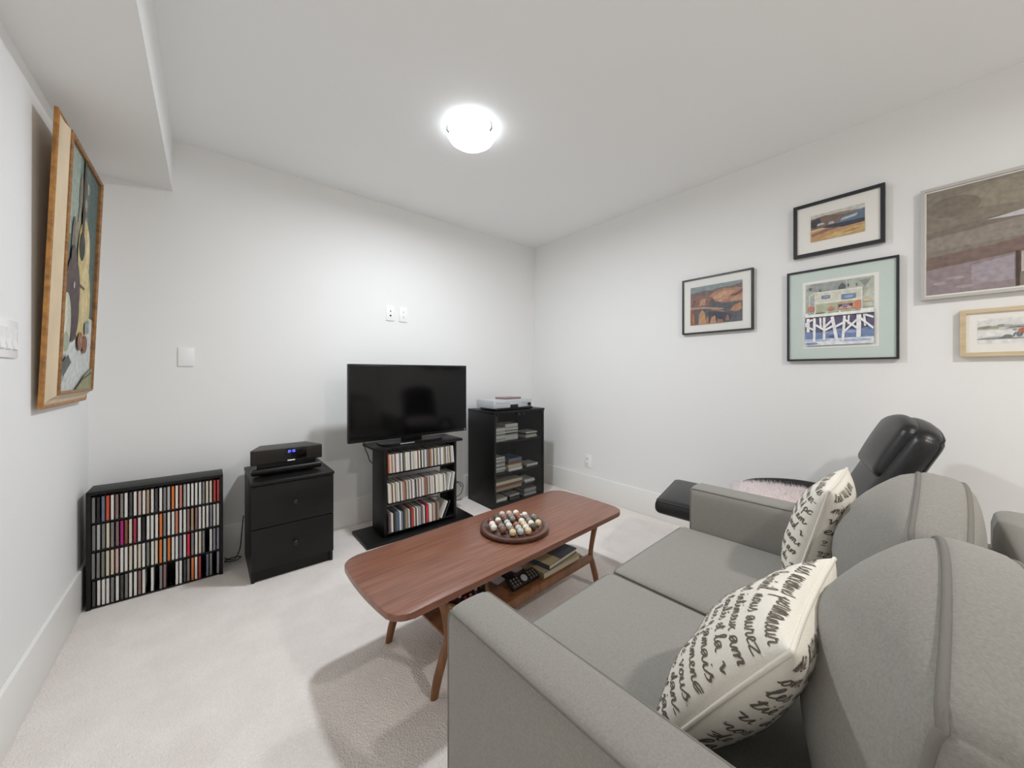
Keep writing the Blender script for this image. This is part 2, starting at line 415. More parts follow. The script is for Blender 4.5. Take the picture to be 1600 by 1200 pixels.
# --- low slotted CD rack in the left corner
RX0, RX1, RY0, RY1, RZ = -.436, .068, 2.587, 2.735, .555
t = thing('cd_rack', ((RX0 + RX1) / 2, (RY0 + RY1) / 2, 0), 'low black slotted rack of CDs standing in the left corner', 'CD rack')
part_box('side_panel', (RX0, RX0 + .016, RY0, RY1, 0, RZ - .016), M_BLACKWOOD, t, .001)
part_box('side_panel', (RX1 - .014, RX1, RY0, RY1, 0, RZ - .016), M_BLACKWOOD, t, .001)
part_box('top_panel', (RX0, RX1, RY0, RY1, RZ - .016, RZ), M_BLACKWOOD, t, .001)
part_box('back_panel', (RX0 + .016, RX1 - .014, RY1 - .006, RY1, 0, RZ - .016), M_BLACKLAM, t)
rows = [
 ['grey', 'black', 'slate', 'vermilion', 'white', 'mauve', 'grey', 'white', 'charcoal', 'white', 'pink', 'white', 'tan', 'white', 'charcoal', 'white',
  'grey', 'silver', 'orange', 'white', 'salmon', 'silver', 'white', 'white', 'white', 'white', 'grey', 'cream', 'cream', 'red', 'red'],
 ['grey', 'silver', 'grey', 'cream', 'grey', 'mauve', 'magenta', 'brown', 'cream', 'crimson', 'white', 'black', 'white', 'white', 'white', 'orange',
  'grey', 'white', 'white', 'salmon', 'white', 'white', 'mauve', 'tan', 'mauve', 'white', 'white', 'white', 'lavender', 'white', 'white'],
 ['grey', 'grey', 'olive', 'cream', 'cream', 'pink', 'white', 'white', 'cream', 'white', 'cream', 'white', 'olive', 'white', 'cream', 'orange',
  'aqua', 'orange', 'white', 'white', 'lavender', 'white', 'scarlet', 'grey', 'white', 'cream', 'grey', None, 'white', 'lavender', 'lavender'],
 ['charcoal', 'white', 'white', 'white', 'grey', 'white', 'charcoal', 'grey', 'white', 'white', 'mauve', 'white', None, 'white', None, 'grey',
  'mauve', None, None, 'white', 'white', 'charcoal', 'grey', 'orange', 'white', 'red', None, 'slate', 'grey', None, 'lavender']]
RN = ['top row', 'second row', 'third row', 'bottom row']
ns = 31; pitch = (RX1 - .014 - RX0 - .016) / ns; rowp = (RZ - .016 - .008) / 4
for ri, row in enumerate(rows):
    z = RZ - .016 - (ri + 1) * rowp
    part_box('shelf', (RX0 + .016, RX1 - .014, RY0 + .004, RY1 - .006, z - .004, z + .002), M_BLACKLAM, t)
    bm = bnew()
    for i in range(1, ns):
        x = RX0 + .016 + i * pitch
        box(bm, x - .0012, x + .0012, RY0 + .012, RY1 - .006, z + .002, z + .022)
        box(bm, x - .0012, x + .0012, RY0 + .012, RY1 - .006, z + rowp - .012, z + rowp - .004)
    tag(obj('slot_dividers', bm, M_BLACKLAM, t), None, kind='stuff')
    for i, k in enumerate(row):
        if k is None: continue
        x = RX0 + .016 + (i + .5) * pitch
        cd((x + random.uniform(-.0008, .0008), RY0 + .004 + .0625 + random.uniform(0, .004), z + .0021), (.0092, .122, .1185), k,
           '%s CD case in the %s slot, %s of the low corner rack' % (k, ordinal(i + 1), RN[ri]), 'CD cases in the low corner rack')

# --- bedside-style black drawer cabinet with the radio
t = thing('drawer_cabinet', (.378, 2.56, 0), 'black two-drawer chest under the radio', 'chest of drawers')
NX0, NX1, NY0, NY1, NZ = .178, .577, 2.345, 2.79, .538
part_box('side_panel', (NX0, NX0 + .016, NY0 + .018, NY1, 0, NZ - .02), M_BLACKWOOD, t, .001)
part_box('side_panel', (NX1 - .016, NX1, NY0 + .018, NY1, 0, NZ - .02), M_BLACKWOOD, t, .001)
part_box('back_panel', (NX0 + .016, NX1 - .016, NY1 - .006, NY1, .03, NZ - .02), M_BLACKLAM, t)
part_box('plinth', (NX0 + .016, NX1 - .016, NY0 + .03, NY0 + .045, 0, .06), M_BLACKWOOD, t)
part_box('top_panel', (NX0 - .004, NX1 + .004, NY0 - .008, NY1, NZ - .02, NZ), M_BLACKWOOD, t, .006, seg=3)
for z0, z1 in ((.064, .285), (.289, .514)):
    d = part_box('drawer_front', (NX0 + .0, NX1 - .0, NY0 + .001, NY0 + .017, z0, z1), M_BLACKWOOD, t, .0015)
    zc = (z0 + z1) / 2 + .0
    bm = bnew(); lathe(bm, [(0, -.002), (.005, -.002), (.005, .012), (.011, .016), (.013, .022), (.009, .027), (0, .028)], (0, 0), 20)
    bmesh.ops.transform(bm, matrix=Matrix.Translation((.378, NY0, zc)) @ Matrix.Rotation(R(90), 4, 'X'), verts=bm.verts)
    obj('knob', bm, M_DARKMETAL, d, smooth=40)
bm = bnew(); tube(bm, smooth_path([(.168, 2.72, .26), (.160, 2.73, .16), (.152, 2.74, .06), (.128, 2.745, .008), (.09, 2.75, .008), (.082, 2.72, .010), (.13, 2.70, .012), (.155, 2.725, .016), (.12, 2.755, .012), (.095, 2.735, .016), (.078, 2.785, .008)], 8), .0028, 6)
tag(obj('power_cable', bm, M_CABLE, smooth=True), 'coiled black cable on the carpet beside the drawer chest', 'cable')

# --- radio
t = thing('tabletop_radio', (.357, 2.50, NZ), 'black tabletop radio with blue digits on the drawer chest', 'radio')
def radio_outline(s=0.0, back=0.0):
    pts = [(.181 + s, 2.435 + s), (.534 - s, 2.435 + s), (.534 - s, 2.462), (.478 - s, 2.605 - s), (.236 + s, 2.605 - s), (.181 + s, 2.462)]
    return pts
bm = bnew(); prism(bm, radio_outline(), .608, .688, bev=.005, seg=3)
obj('body', bm, M_CHAR, t, smooth=35)
bm = bnew(); prism(bm, radio_outline(.002), .548, .584, bev=.014, seg=4)
obj('pedestal', bm, M_BLACKPL, t, smooth=35)
bm = bnew(); prism(bm, radio_outline(.03), .582, .610)
obj('neck', bm, M_BLACKPL, t)
for x in (.22, .49):
    for y in (2.46, 2.57):
        bm = bnew(); lathe(bm, [(0, NZ), (.009, NZ), (.009, NZ + .014), (0, NZ + .014)], (x if y < 2.5 else (.26 if x < .3 else .45), y), 14); obj('rubber_foot', bm, M_CABLE, t)
d = part_box('display_window', (.343, .452, 2.4335, 2.437, .620, .683), M_SCREEN, t, .001)
M_BLUE = mat('blue_digits', rgb(60, 80, 255), .5, emit=(0.12, 0.17, 1.0, 1), estr=3.0)
bm = bnew()
def seg7(bm, x, z, w, h, segs):
    g = .0013; y0, y1 = 2.4325, 2.4336
    S7 = {'a': (x, x + w, z + h - g, z + h), 'd': (x, x + w, z, z + g), 'g': (x, x + w, z + h / 2 - g / 2, z + h / 2 + g / 2),
          'f': (x, x + g, z + h / 2, z + h), 'b': (x + w - g, x + w, z + h / 2, z + h), 'e': (x, x + g, z, z + h / 2), 'c': (x + w - g, x + w, z, z + h / 2)}
    for s in segs: q = S7[s]; box(bm, q[0], q[1], y0, y1, q[2], q[3])
seg7(bm, .358, .661, .008, .013, 'abcdef'); box(bm, .369, .371, 2.4325, 2.4336, .664, .666); box(bm, .369, .371, 2.4325, 2.4336, .669, .671)
seg7(bm, .374, .661, .007, .013, 'bc'); seg7(bm, .384, .661, .008, .013, 'afgcd')
obj('digits', bm, M_BLUE, d)
bm = bnew(); box(bm, .354, .392, 2.4325, 2.436, .6125, .6195, bev=.0015); obj('name_badge', bm, M_PLATE, t)
part_box('disc_seam', (.290, .292, 2.4340, 2.4365, .612, .684), M_SLOT, t)

# --- television stand with its CDs
t = thing('tv_stand', (1.17, 2.50, 0), 'black open shelving stand full of CDs under the television', 'TV stand')
part_box('base_plate', (.772, 1.575, 2.345, 2.655, .0, .022), M_BLACKLAM, t, .004)
part_box('side_panel', (.898, .918, 2.395, 2.615, .022, .604), M_BLACKLAM, t, .001)
part_box('side_panel', (1.432, 1.452, 2.395, 2.615, .022, .604), M_BLACKLAM, t, .001)
part_box('top_panel', (.842, 1.495, 2.375, 2.655, .604, .622), M_BLACKLAM, t, .002)
SH = (.449, .250, .052)
for z in SH:
    part_box('shelf', (.918, 1.432, 2.40, 2.60, z - .016, z), M_BLACKLAM, t, .001)
    part_box('shelf_stop', (.918, 1.432, 2.585, 2.60, z, z + .03), M_BLACKLAM, t)
pal = [
 ['salmon', 'white', 'tan', 'white', 'mauve', 'white', 'white', 'grey', 'white', 'charcoal', 'olive', 'white', 'cream', 'white', 'charcoal', 'white',
  'silver', 'cream', 'white', 'brown', 'white', 'black', 'white', 'grey', 'white', 'slate', 'mauve', 'brown', 'tan', 'white', 'charcoal', 'white',
  'tan', 'olive', 'white', 'slate', 'white', 'white', 'tan', 'grey', 'white', 'cream', 'grey', 'white'],
 ['white', 'cream', 'brown', 'white', 'grey', 'cream', 'white', 'charcoal', 'white', 'tan', 'mauve', 'brown', 'white', 'grey', 'white', 'mauve',
  'white', 'silver', 'charcoal', 'white', 'mauve', 'white', 'grey', 'white', 'tan', 'mauve', 'brown', 'white', 'grey', 'white', 'pink', 'white',
  'charcoal', 'white', 'white', 'cream', 'white', 'white', 'cream', 'grey', 'white'],
 ['charcoal', 'mauve', 'white', 'black', 'charcoal', 'olive', 'blue', 'white', 'slate', 'black', 'charcoal', 'tan', 'grey', 'white', 'black', 'red',
  'red', 'cream', 'charcoal', 'white', 'grey', 'silver', 'charcoal', 'mauve', 'white', 'black', 'scarlet', 'red', 'white', 'white', 'grey', 'pink', 'tan']]
SN = ['top shelf', 'middle shelf', 'bottom shelf']
for si, z in enumerate(SH):
    x = .922; i = 0; lean = -R((2.0, 2.5, 1.5)[si])
    lim = (1.360, 1.345, 1.285)[si]
    rowp_ = pal[si]
    items = []
    while x < lim:
        w = random.choice((.0095, .0105, .0105, .0105, .012))
        items.append((x + w / 2 + .004, w * .97, lean, rowp_[i % len(rowp_)])); x += w; i += 1
    if si == 0:
        for q, k in enumerate(('cream', 'grey', 'white', 'white')): items.append((1.386 + .0112 * q, .0100, lean * 2.2, k))
    if si == 1:
        items += [(1.375, .0103, R(9), 'white'), (1.397, .0103, R(8), 'silver'), (1.4105, .0103, R(8), 'white')]
    if si == 2:
        items += [(1.297, .0103, -R(1), 'tan'), (1.318, .0103, R(24), 'white'), (1.341, .0103, R(24), 'black')]
    for q, (cx, w, ln, k) in enumerate(items):
        zl = z + abs(math.sin(ln)) * w / 2 + .0004
        cd((cx, 2.455 + random.uniform(-.004, .004), zl), (w, .142, .1245), k,
           '%s CD case, %s from the left on the %s under the television' % (k, ordinal(q + 1), SN[si]), 'CD cases in the television stand', rot=(0, ln, 0))
# a stack of cases at the right foot of the stand
cd((1.480, 2.52, .0221), (.012, .14, .125), 'tan', 'tan CD case standing alone on the base beside the stand', 'CD cases in the television stand')

# --- television
t = thing('television', (1.135, 2.50, .622), 'large flat black television on the CD stand', 'television')
TX0, TX1, TZ0, TZ1, TY = .693, 1.585, .662, 1.177, 2.462
bm = bnew(); box(bm, TX0, TX1, TY, TY + .035, TZ0, TZ1, bev=.004); box(bm, TX0 + .18, TX1 - .18, TY + .03, TY + .07, TZ0 + .05, TZ0 + .33, bev=.012)
obj('housing', bm, M_BLACKPL, t, smooth=30)
part_box('screen', (TX0 + .013, TX1 - .013, TY - .0012, TY + .002, TZ0 + .020, TZ1 - .013), M_SCREEN, t)
bm = bnew()
pts = []
for i in range(40):
    a = 2 * PI * i / 40
    pts.append((1.135 + .235 * math.copysign(abs(math.cos(a)) ** .35, math.cos(a)), 2.505 + .085 * math.copysign(abs(math.sin(a)) ** .5, math.sin(a))))
prism(bm, pts, .6225, .636, bev=.004)
f = obj('foot', bm, M_BLACKPL, t, smooth=40)
bm = bnew(); box(bm, 1.06, 1.21, 2.478, 2.508, .634, .70, bev=.004); obj('neck', bm, M_BLACKPL, t, smooth=30)
bm = bnew(); box(bm, 1.02, 1.125, 2.4185, 2.4215, .6275, .6335, bev=.001); obj('badge', bm, M_SILVER, f)
bm = bnew(); bmesh.ops.create_cone(bm, cap_ends=True, segments=16, radius1=.006, radius2=.006, depth=.003, matrix=Matrix.Translation((TX1 - .018, TY - .001, TZ0 + .014)) @ Matrix.Rotation(R(90), 4, 'X'))
obj('power_button', bm, M_CHROME, t)
bm = bnew(); tube(bm, smooth_path([(.815, 2.53, .69), (.825, 2.56, .62), (.86, 2.60, .55), (.90, 2.64, .48), (1.0, 2.655, .43), (1.10, 2.65, .44), (1.14, 2.672, .56), (1.15, 2.672, .66), (1.14, 2.62, .71), (1.14, 2.54, .75)], 8), .0032, 6)
tag(obj('television_cable', bm, M_CABLE, smooth=True), 'thin black cable hanging behind the television stand', 'cable')
bm = bnew(); tube(bm, smooth_path([(1.02, 2.67, .44), (1.04, 2.68, .30), (1.10, 2.67, .23), (1.2, 2.665, .16), (1.35, 2.67, .13), (1.46, 2.675, .12), (1.53, 2.68, .20), (1.56, 2.70, .24), (1.60, 2.70, .16), (1.58, 2.70, .06), (1.55, 2.70, .008), (1.50, 2.71, .008)], 8), .003, 6)
tag(obj('speaker_cable', bm, M_CABLE, smooth=True), 'black cable trailing from the stand towards the glass-door cabinet', 'cable')
bm = bnew(); tube(bm, smooth_path([(1.70, 2.72, .13), (1.64, 2.72, .19), (1.60, 2.73, .12), (1.64, 2.735, .05), (1.70, 2.73, .07), (1.72, 2.73, .14), (1.67, 2.74, .17), (1.63, 2.75, .10), (1.66, 2.75, .02), (1.72, 2.75, .01)], 8), .003, 6)
tag(obj('tangled_cable', bm, M_CABLE, smooth=True), 'tangle of black cable on the floor left of the glass-door cabinet', 'cable')

# --- media cabinet with glass doors
CX0, CX1, CY0, CY1, CZ = 1.785, 2.352, 2.355, 2.745, .803
t = thing('media_cabinet', ((CX0 + CX1) / 2, 2.55, 0), 'black media cabinet with smoked glass doors in the corner', 'cabinet')
part_box('side_panel', (CX0, CX0 + .02, CY0 + .006, CY1, 0, CZ - .02), M_BLACKLAM, t, .001)
part_box('side_panel', (CX1 - .02, CX1, CY0 + .006, CY1, 0, CZ - .02), M_BLACKLAM, t, .001)
part_box('top_panel', (CX0 - .003, CX1 + .003, CY0, CY1, CZ - .02, CZ), M_BLACKLAM, t, .002)
part_box('bottom_panel', (CX0 + .02, CX1 - .02, CY0 + .006, CY1, .02, .04), M_BLACKLAM, t)
part_box('plinth', (CX0 + .02, CX1 - .02, CY0 + .02, CY0 + .035, 0, .02), M_BLACKLAM, t)
part_box('back_panel', (CX0 + .02, CX1 - .02, CY1 - .006, CY1, .02, CZ - .02), M_BLACKLAM, t)
CSH = (.545, .285, .130)
for z in CSH[:2]: part_box('shelf', (CX0 + .02, CX1 - .02, CY0 + .03, CY1 - .006, z - .016, z), M_BLACKLAM, t)
part_box('shelf', (CX0 + .02, CX1 - .02, CY0 + .06, CY1 - .006, CSH[2] - .012, CSH[2]), M_BLACKLAM, t)
xm = 2.075
for a, b in ((CX0 + .021, xm - .001), (xm + .001, CX1 - .021)):
    d = part_box('glass_door', (a, b, CY0 + .006, CY0 + .011, .042, CZ - .022), M_DOORGLASS, t)
    tag(d, 'smoked glass door')
    hx = b - .045 if a < xm - .05 and b < xm else a + .005
    part_box('door_clip', (hx, hx + .04, CY0 + .001, CY0 + .014, CZ - .045, CZ - .023), M_BLACKPL, d, .001)
    part_box('hinge', (a if b < xm else b - .02, (a if b < xm else b - .02) + .02, CY0 + .002, CY0 + .014, CZ - .04, CZ - .023), M_BLACKPL, d, .001)
# contents: stacks of flat cases, tapes and boxes
def stack(x0, x1, y, z, ks, h, where, dep=.13, cat='CD case', name='cd_case'):
    zz = z + .0004
    for i, k in enumerate(ks):
        j = random.uniform(-.004, .004)
        w = x1 - x0
        cd(((x0 + x1) / 2 + j, y + random.uniform(-.004, .004), zz), (w, dep, h * .94), k, '%s flat case, %s up in the stack %s' % (k, ordinal(i + 1), where), 'flat cases stacked in the glass-door cabinet', rot=(0, 0, random.uniform(-.03, .03)))
        zz += h
W_, SI, GY, BK, CR, TN, BR, CH, SL = 'white', 'silver', 'grey', 'black', 'cream', 'tan', 'brown', 'charcoal', 'slate'
stack(1.815, 1.935, 2.47, .545, [W_, SI, W_, W_, GY, W_, SI, W_, W_], .0125, 'far left, upper cabinet shelf')
stack(1.945, 2.085, 2.48, .545, [W_, W_, W_, SI, BK, W_, GY, W_, SI, W_, W_], .0125, 'mid, upper cabinet shelf')
stack(2.17, 2.305, 2.47, .545, [W_, CR, BK, W_], .0125, 'right, upper cabinet shelf')
for i, k in enumerate((BR, 'mauve', BR, BR, 'mauve', CH, BR, BR, BR, 'mauve', BR)):
    cd((1.83 + i * .0135, 2.62, .5454), (.0125, .12, .205), k, '%s tall case, %s from left at the back of the upper cabinet shelf' % (k, ordinal(i + 1)), 'tall cases standing in the cabinet', cat='video case', name='video_case')
stack(1.815, 1.945, 2.48, .285, [W_, SI, W_, GY, W_, SI, GY, W_, SI, W_], .0125, 'far left, middle cabinet shelf')
stack(1.955, 2.105, 2.47, .285, [W_, CR, BR, SL], .027, 'mid, middle cabinet shelf', dep=.17)
stack(2.18, 2.31, 2.46, .285, [SI, W_], .0125, 'right, middle cabinet shelf')
stack(1.82, 2.12, 2.50, .130, [TN, BR, CR], .026, 'left, low cabinet shelf', dep=.2)
stack(2.18, 2.30, 2.49, .130, [GY, W_, W_], .0115, 'right, low cabinet shelf')
stack(1.82, 1.93, 2.44, .040, [BK, W_, CR], .014, 'far left, cabinet floor')
stack(1.97, 2.08, 2.45, .040, [CH, BK, SI], .014, 'mid, cabinet floor')
stack(2.14, 2.28, 2.46, .040, [W_, GY, GY, SI, GY], .0125, 'right, cabinet floor', dep=.14)
# equipment on top
t = thing('video_recorder', (2.0, 2.50, CZ), 'slim black video box under the silver disc player', 'video player')
bm = bnew(); box(bm, 1.815, 2.235, 2.385, 2.60, CZ + .004, CZ + .020, bev=.003); obj('casing', bm, M_BLACKPL, t, smooth=30)
for x in (1.84, 2.21):
    for y in (2.41, 2.575):
        bm = bnew(); lathe(bm, [(0, CZ), (.010, CZ), (.010, CZ + .005), (0, CZ + .005)], (x, y), 14); obj('foot', bm, M_CABLE, t)
t = thing('disc_player', (2.01, 2.50, CZ + .02), 'silver disc player on top of the glass-door cabinet', 'disc player')
PZ = CZ + .0205
bm = bnew(); box(bm, 1.803, 2.232, 2.396, 2.64, PZ, PZ + .066, bev=.003); obj('casing', bm, M_SILVER, t, smooth=30)
part_box('disc_tray', (1.83, 1.98, 2.3935, 2.397, PZ + .040, PZ + .056), M_SILVER, t, .001)
part_box('display', (1.985, 2.07, 2.3935, 2.397, PZ + .0, PZ + .026), M_BLACKPL, t, .001)
for x, r in ((2.20, .016), (2.16, .006), (2.14, .006), (2.12, .006)):
    bm = bnew(); bmesh.ops.create_cone(bm, cap_ends=True, segments=24, radius1=r, radius2=r * .9, depth=.012, matrix=Matrix.Translation((x, 2.392, PZ + (.022 if r > .01 else .045))) @ Matrix.Rotation(R(90), 4, 'X'))
    obj('button', bm, M_BLACKPL if r > .01 else M_SILVER, t, smooth=40)
cd((2.07, 2.53, PZ + .0664), (.19, .135, .014), 'mauve', 'dark mauve video case lying on the silver disc player', None, rot=(0, 0, .12), cat='video case', name='video_case')

# ------------------------------------------------------------------ framed pictures
def smat(c, r=0.7, gain=.74):
    g = sum(c) / 3; k = tuple(min(250, int(255 * ((.78 * x + .22 * g) / 255) ** gain)) for x in c)
    return mat('print_%d_%d_%d' % k, rgb(*k), r, var=.16, vscale=45, spec=.15, detail=8)
def ell(cx, cy, rx, ry, n=22, a0=0, rot=0):
    o = []
    for i in range(n):
        a = 2 * PI * i / n + a0
        x, y = rx * math.cos(a), ry * math.sin(a)
        o.append((cx + x * math.cos(rot) - y * math.sin(rot), cy + x * math.sin(rot) + y * math.cos(rot)))
    return o
def rect(a, b, c, d): return [(a, b), (c, b), (c, d), (a, d)]
def bar(x0, y0, x1, y1, w):
    d = Vector((x1 - x0, y1 - y0)); n = Vector((-d.y, d.x)).normalized() * w / 2
    return [(x0 - n.x, y0 - n.y), (x1 - n.x, y1 - n.y), (x1 + n.x, y1 + n.y), (x0 + n.x, y0 + n.y)]
def flat_art(place, shapes, base, step=.00025, gain=.74):
    """a printed sheet: coloured shapes laid on it; place(s,t,depth) gives the point"""
    bm = bnew(); mats = []; d = 0.0
    for col, pts in [(base, rect(0, 0, 1, 1))] + shapes:
        m = smat(col, gain=gain)
        if m not in mats: mats.append(m)
        pts = [(min(1, max(0, p[0])), min(1, max(0, p[1]))) for p in pts]
        vs = [bm.verts.new(place(p[0], p[1], d)) for p in pts]
        try:
            f = bm.faces.new(vs); f.material_index = mats.index(m)
        except Exception: pass
        d += step
    bmesh.ops.triangulate(bm, faces=bm.faces)
    return bm, mats
def frame_bm(place, s0, s1, t0, t1, w, prof):
    """mitred frame: prof = list of (inset 0..1 of w, depth)"""
    bm = bnew(); loops = []
    for (i, d) in prof:
        o = i * w
        loops.append([bm.verts.new(place(a, b, d)) for a, b in ((s0 + o, t0 + o), (s1 - o, t0 + o), (s1 - o, t1 - o), (s0 + o, t1 - o))])
    for A, B in zip(loops, loops[1:] + loops[:1]):
        for k in range(4): bm.faces.new((A[k], A[(k + 1) % 4], B[(k + 1) % 4], B[k]))
    return bm
def wall_picture(label, y0, y1, z0, z1, fw, depth, fmat, board, openings, art, base, glass=True, tilt=0.0, cat='framed picture'):
    """hangs on the right wall: s runs from y1 (left as seen) to y0 (right), t from z0 up"""
    t = thing('framed_picture', (XR, (y0 + y1) / 2, z0), label, cat, 'framed pictures on the right wall')
    w, h = y1 - y0, z1 - z0
    P = lambda s, q, d: Vector((XR - .003 - d, y1 - s, z0 + q))
    bm = frame_bm(P, 0, w, 0, h, fw, [(0, 0), (0, depth), (1, depth), (1, 0)])
    obj('frame', bm, fmat, t)
    bd = depth - .009
    bm = bnew(); vs = [bm.verts.new(P(a, b, bd)) for a, b in ((fw, fw), (w - fw, fw), (w - fw, h - fw), (fw, h - fw))]; bm.faces.new(vs)
    r = bmesh.ops.extrude_face_region(bm, geom=bm.faces[:]); bmesh.ops.translate(bm, verts=[v for v in r['geom'] if isinstance(v, bmesh.types.BMVert)], vec=(.003, 0, 0))
    obj('mat_board', bm, board, t)
    (a0, a1, b0, b1) = openings
    bm, ms = flat_art(lambda s, q, d: P(a0 + s * (a1 - a0), b0 + q * (b1 - b0), bd + .0006 + d), art, base)
    obj('print', bm, ms, t)
    if glass:
        bm = bnew(); box(bm, XR - .003 - depth + .0015, XR - .003 - depth + .0035, y0 + fw * .98, y1 - fw * .98, z0 + fw * .98, z1 - fw * .98)
        obj('glass_pane', bm, M_GLASS, t)
    return t
M_BOARDW = mat('ivory_board', rgb(250, 248, 242), .8, spec=.1)
M_BOARDG = mat('sage_board', rgb(216, 228, 221), .8, spec=.1)
M_FBLACK = mat('black_frame', rgb(38, 38, 44), .4)
M_FALU = mat('champagne_metal_frame', rgb(205, 203, 198), .3, metal=.6)
M_FWOOD = wood_mat('maple_frame', rgb(196, 174, 138), rgb(216, 198, 166), .45, 6, (8, 1, 8))
# orange hills
A = [((132, 150, 152), [(0, .8), (0, 1), (1, 1), (1, .86), (.6, .9), (.3, .82)]), ((122, 98, 96), [(0, .66), (0, .84), (.3, .88), (.55, .82), (1, .94), (1, .6), (.4, .6)]),
     ((190, 124, 92), [(.36, .70), (.5, .82), (.66, .86), (1, .82), (1, .5), (.7, .5), (.5, .56), (.36, .62)]), ((214, 150, 112), [(.45, .66), (.62, .8), (.86, .78), (.74, .6), (.6, .53)]),
     ((204, 138, 100), [(.78, .56), (.9, .64), (1, .66), (1, .5), (.8, .5)]), ((90, 92, 98), [(.4, .62), (.6, .5), (1, .48), (1, .0), (.1, .0), (.1, .4)]),
     ((150, 100, 84), [(0, .48), (0, .68), (.14, .74), (.4, .7), (.5, .58), (.36, .48), (.2, .46)]), ((196, 140, 112), [(.18, .5), (.22, .66), (.32, .66), (.3, .5)]), ((108, 84, 84), [(.02, .5), (.08, .66), (.12, .66), (.08, .5)]),
     ((96, 86, 92), [(.36, .5), (.44, .66), (.5, .56), (.44, .48)]),
     ((200, 148, 118), [(0, .42), (0, .47), (.3, .45), (.66, .36), (.66, .33), (.3, .4)]), ((176, 120, 104), [(.36, .36), (.5, .37), (.7, .28), (.66, .26), (.5, .33)]),
     ((70, 74, 84), [(.35, .3), (.6, .28), (.8, .2), (.8, .05), (.4, .05)]),
     ((198, 130, 88), [(.78, .28), (.85, .4), (.98, .46), (1, .3), (.9, .24)]), ((150, 90, 66), [(0, 0), (0, .42), (.08, .4), (.1, .2), (.12, 0)]), ((176, 108, 76), [(.03, 0), (.04, .3), (.08, .28), (.09, 0)]),
     ((208, 142, 92), [(.17, 0), (.18, .26), (.24, .38), (.3, .3), (.33, 0)]), ((190, 124, 84), [(.32, 0), (.33, .18), (.37, .2), (.38, 0)]), ((206, 136, 96), [(.4, 0), (.43, .16), (.5, .2), (.53, .0)]), ((176, 110, 88), [(.54, 0), (.55, .1), (.64, .08), (.66, 0)]), ((168, 104, 92), [(.7, .05), (.72, .18), (.76, .16), (.77, .05)]),
     ((220, 168, 118), ell(.6, .66, .09, .03, rot=.6)), ((110, 84, 84), [(.78, .66), (.9, .7), (1, .78), (1, .72), (.88, .64)])]
wall_picture('orange hills print in a thin black frame, leftmost on the right wall', .790, 1.236, 1.394, 1.784, .010, .024, M_FBLACK, M_BOARDW, (.057, .385, .062, .328), A, (120, 104, 100))
# dark landscape
B = [((206, 204, 190), [(0, .85), (0, 1), (1, 1), (1, .8), (.6, .9)]), ((120, 96, 84), [(0, .45), (0, .86), (.3, .9), (.6, .8), (1, .78), (1, .4)]), ((62, 58, 66), [(0, .55), (.0, .8), (.18, .84), (.22, .6), (.1, .5)]),
     ((88, 108, 132), [(.5, .5), (.62, .74), (1, .84), (1, .42)]), ((166, 178, 192), [(.56, .56), (.6, .66), (.88, .72), (.86, .62)]), ((198, 206, 212), [(.62, .6), (.7, .66), (.84, .68), (.8, .62)]), ((58, 60, 76), [(.2, .42), (.3, .5), (1, .5), (1, .36), (.5, .34)]),
     ((206, 200, 196), [(.12, .56), (.14, .64), (.24, .66), (.28, .58)]), ((188, 190, 196), [(.34, .53), (.36, .62), (.44, .62), (.46, .54)]),
     ((206, 146, 88), [(0, .0), (0, .44), (.2, .46), (.6, .32), (1, .36), (1, 0)]), ((150, 98, 78), [(0, .26), (.3, .4), (.6, .36), (.3, .28), (.05, .2)]), ((224, 180, 96), [(.2, .05), (.5, .2), (1, .26), (1, .1), (.5, .0)]), ((232, 196, 140), [(.0, .36), (.0, .44), (.2, .46), (.3, .4)]), ((186, 128, 66), [(.6, .12), (.8, .2), (.96, .18), (.8, .12)])]
wall_picture('dusky landscape in a wide black frame above the wharf print', .206, .583, 1.785, 2.085, .017, .026, M_FBLACK, M_BOARDW, (.079, .302, .076, .226), B, (150, 120, 96))
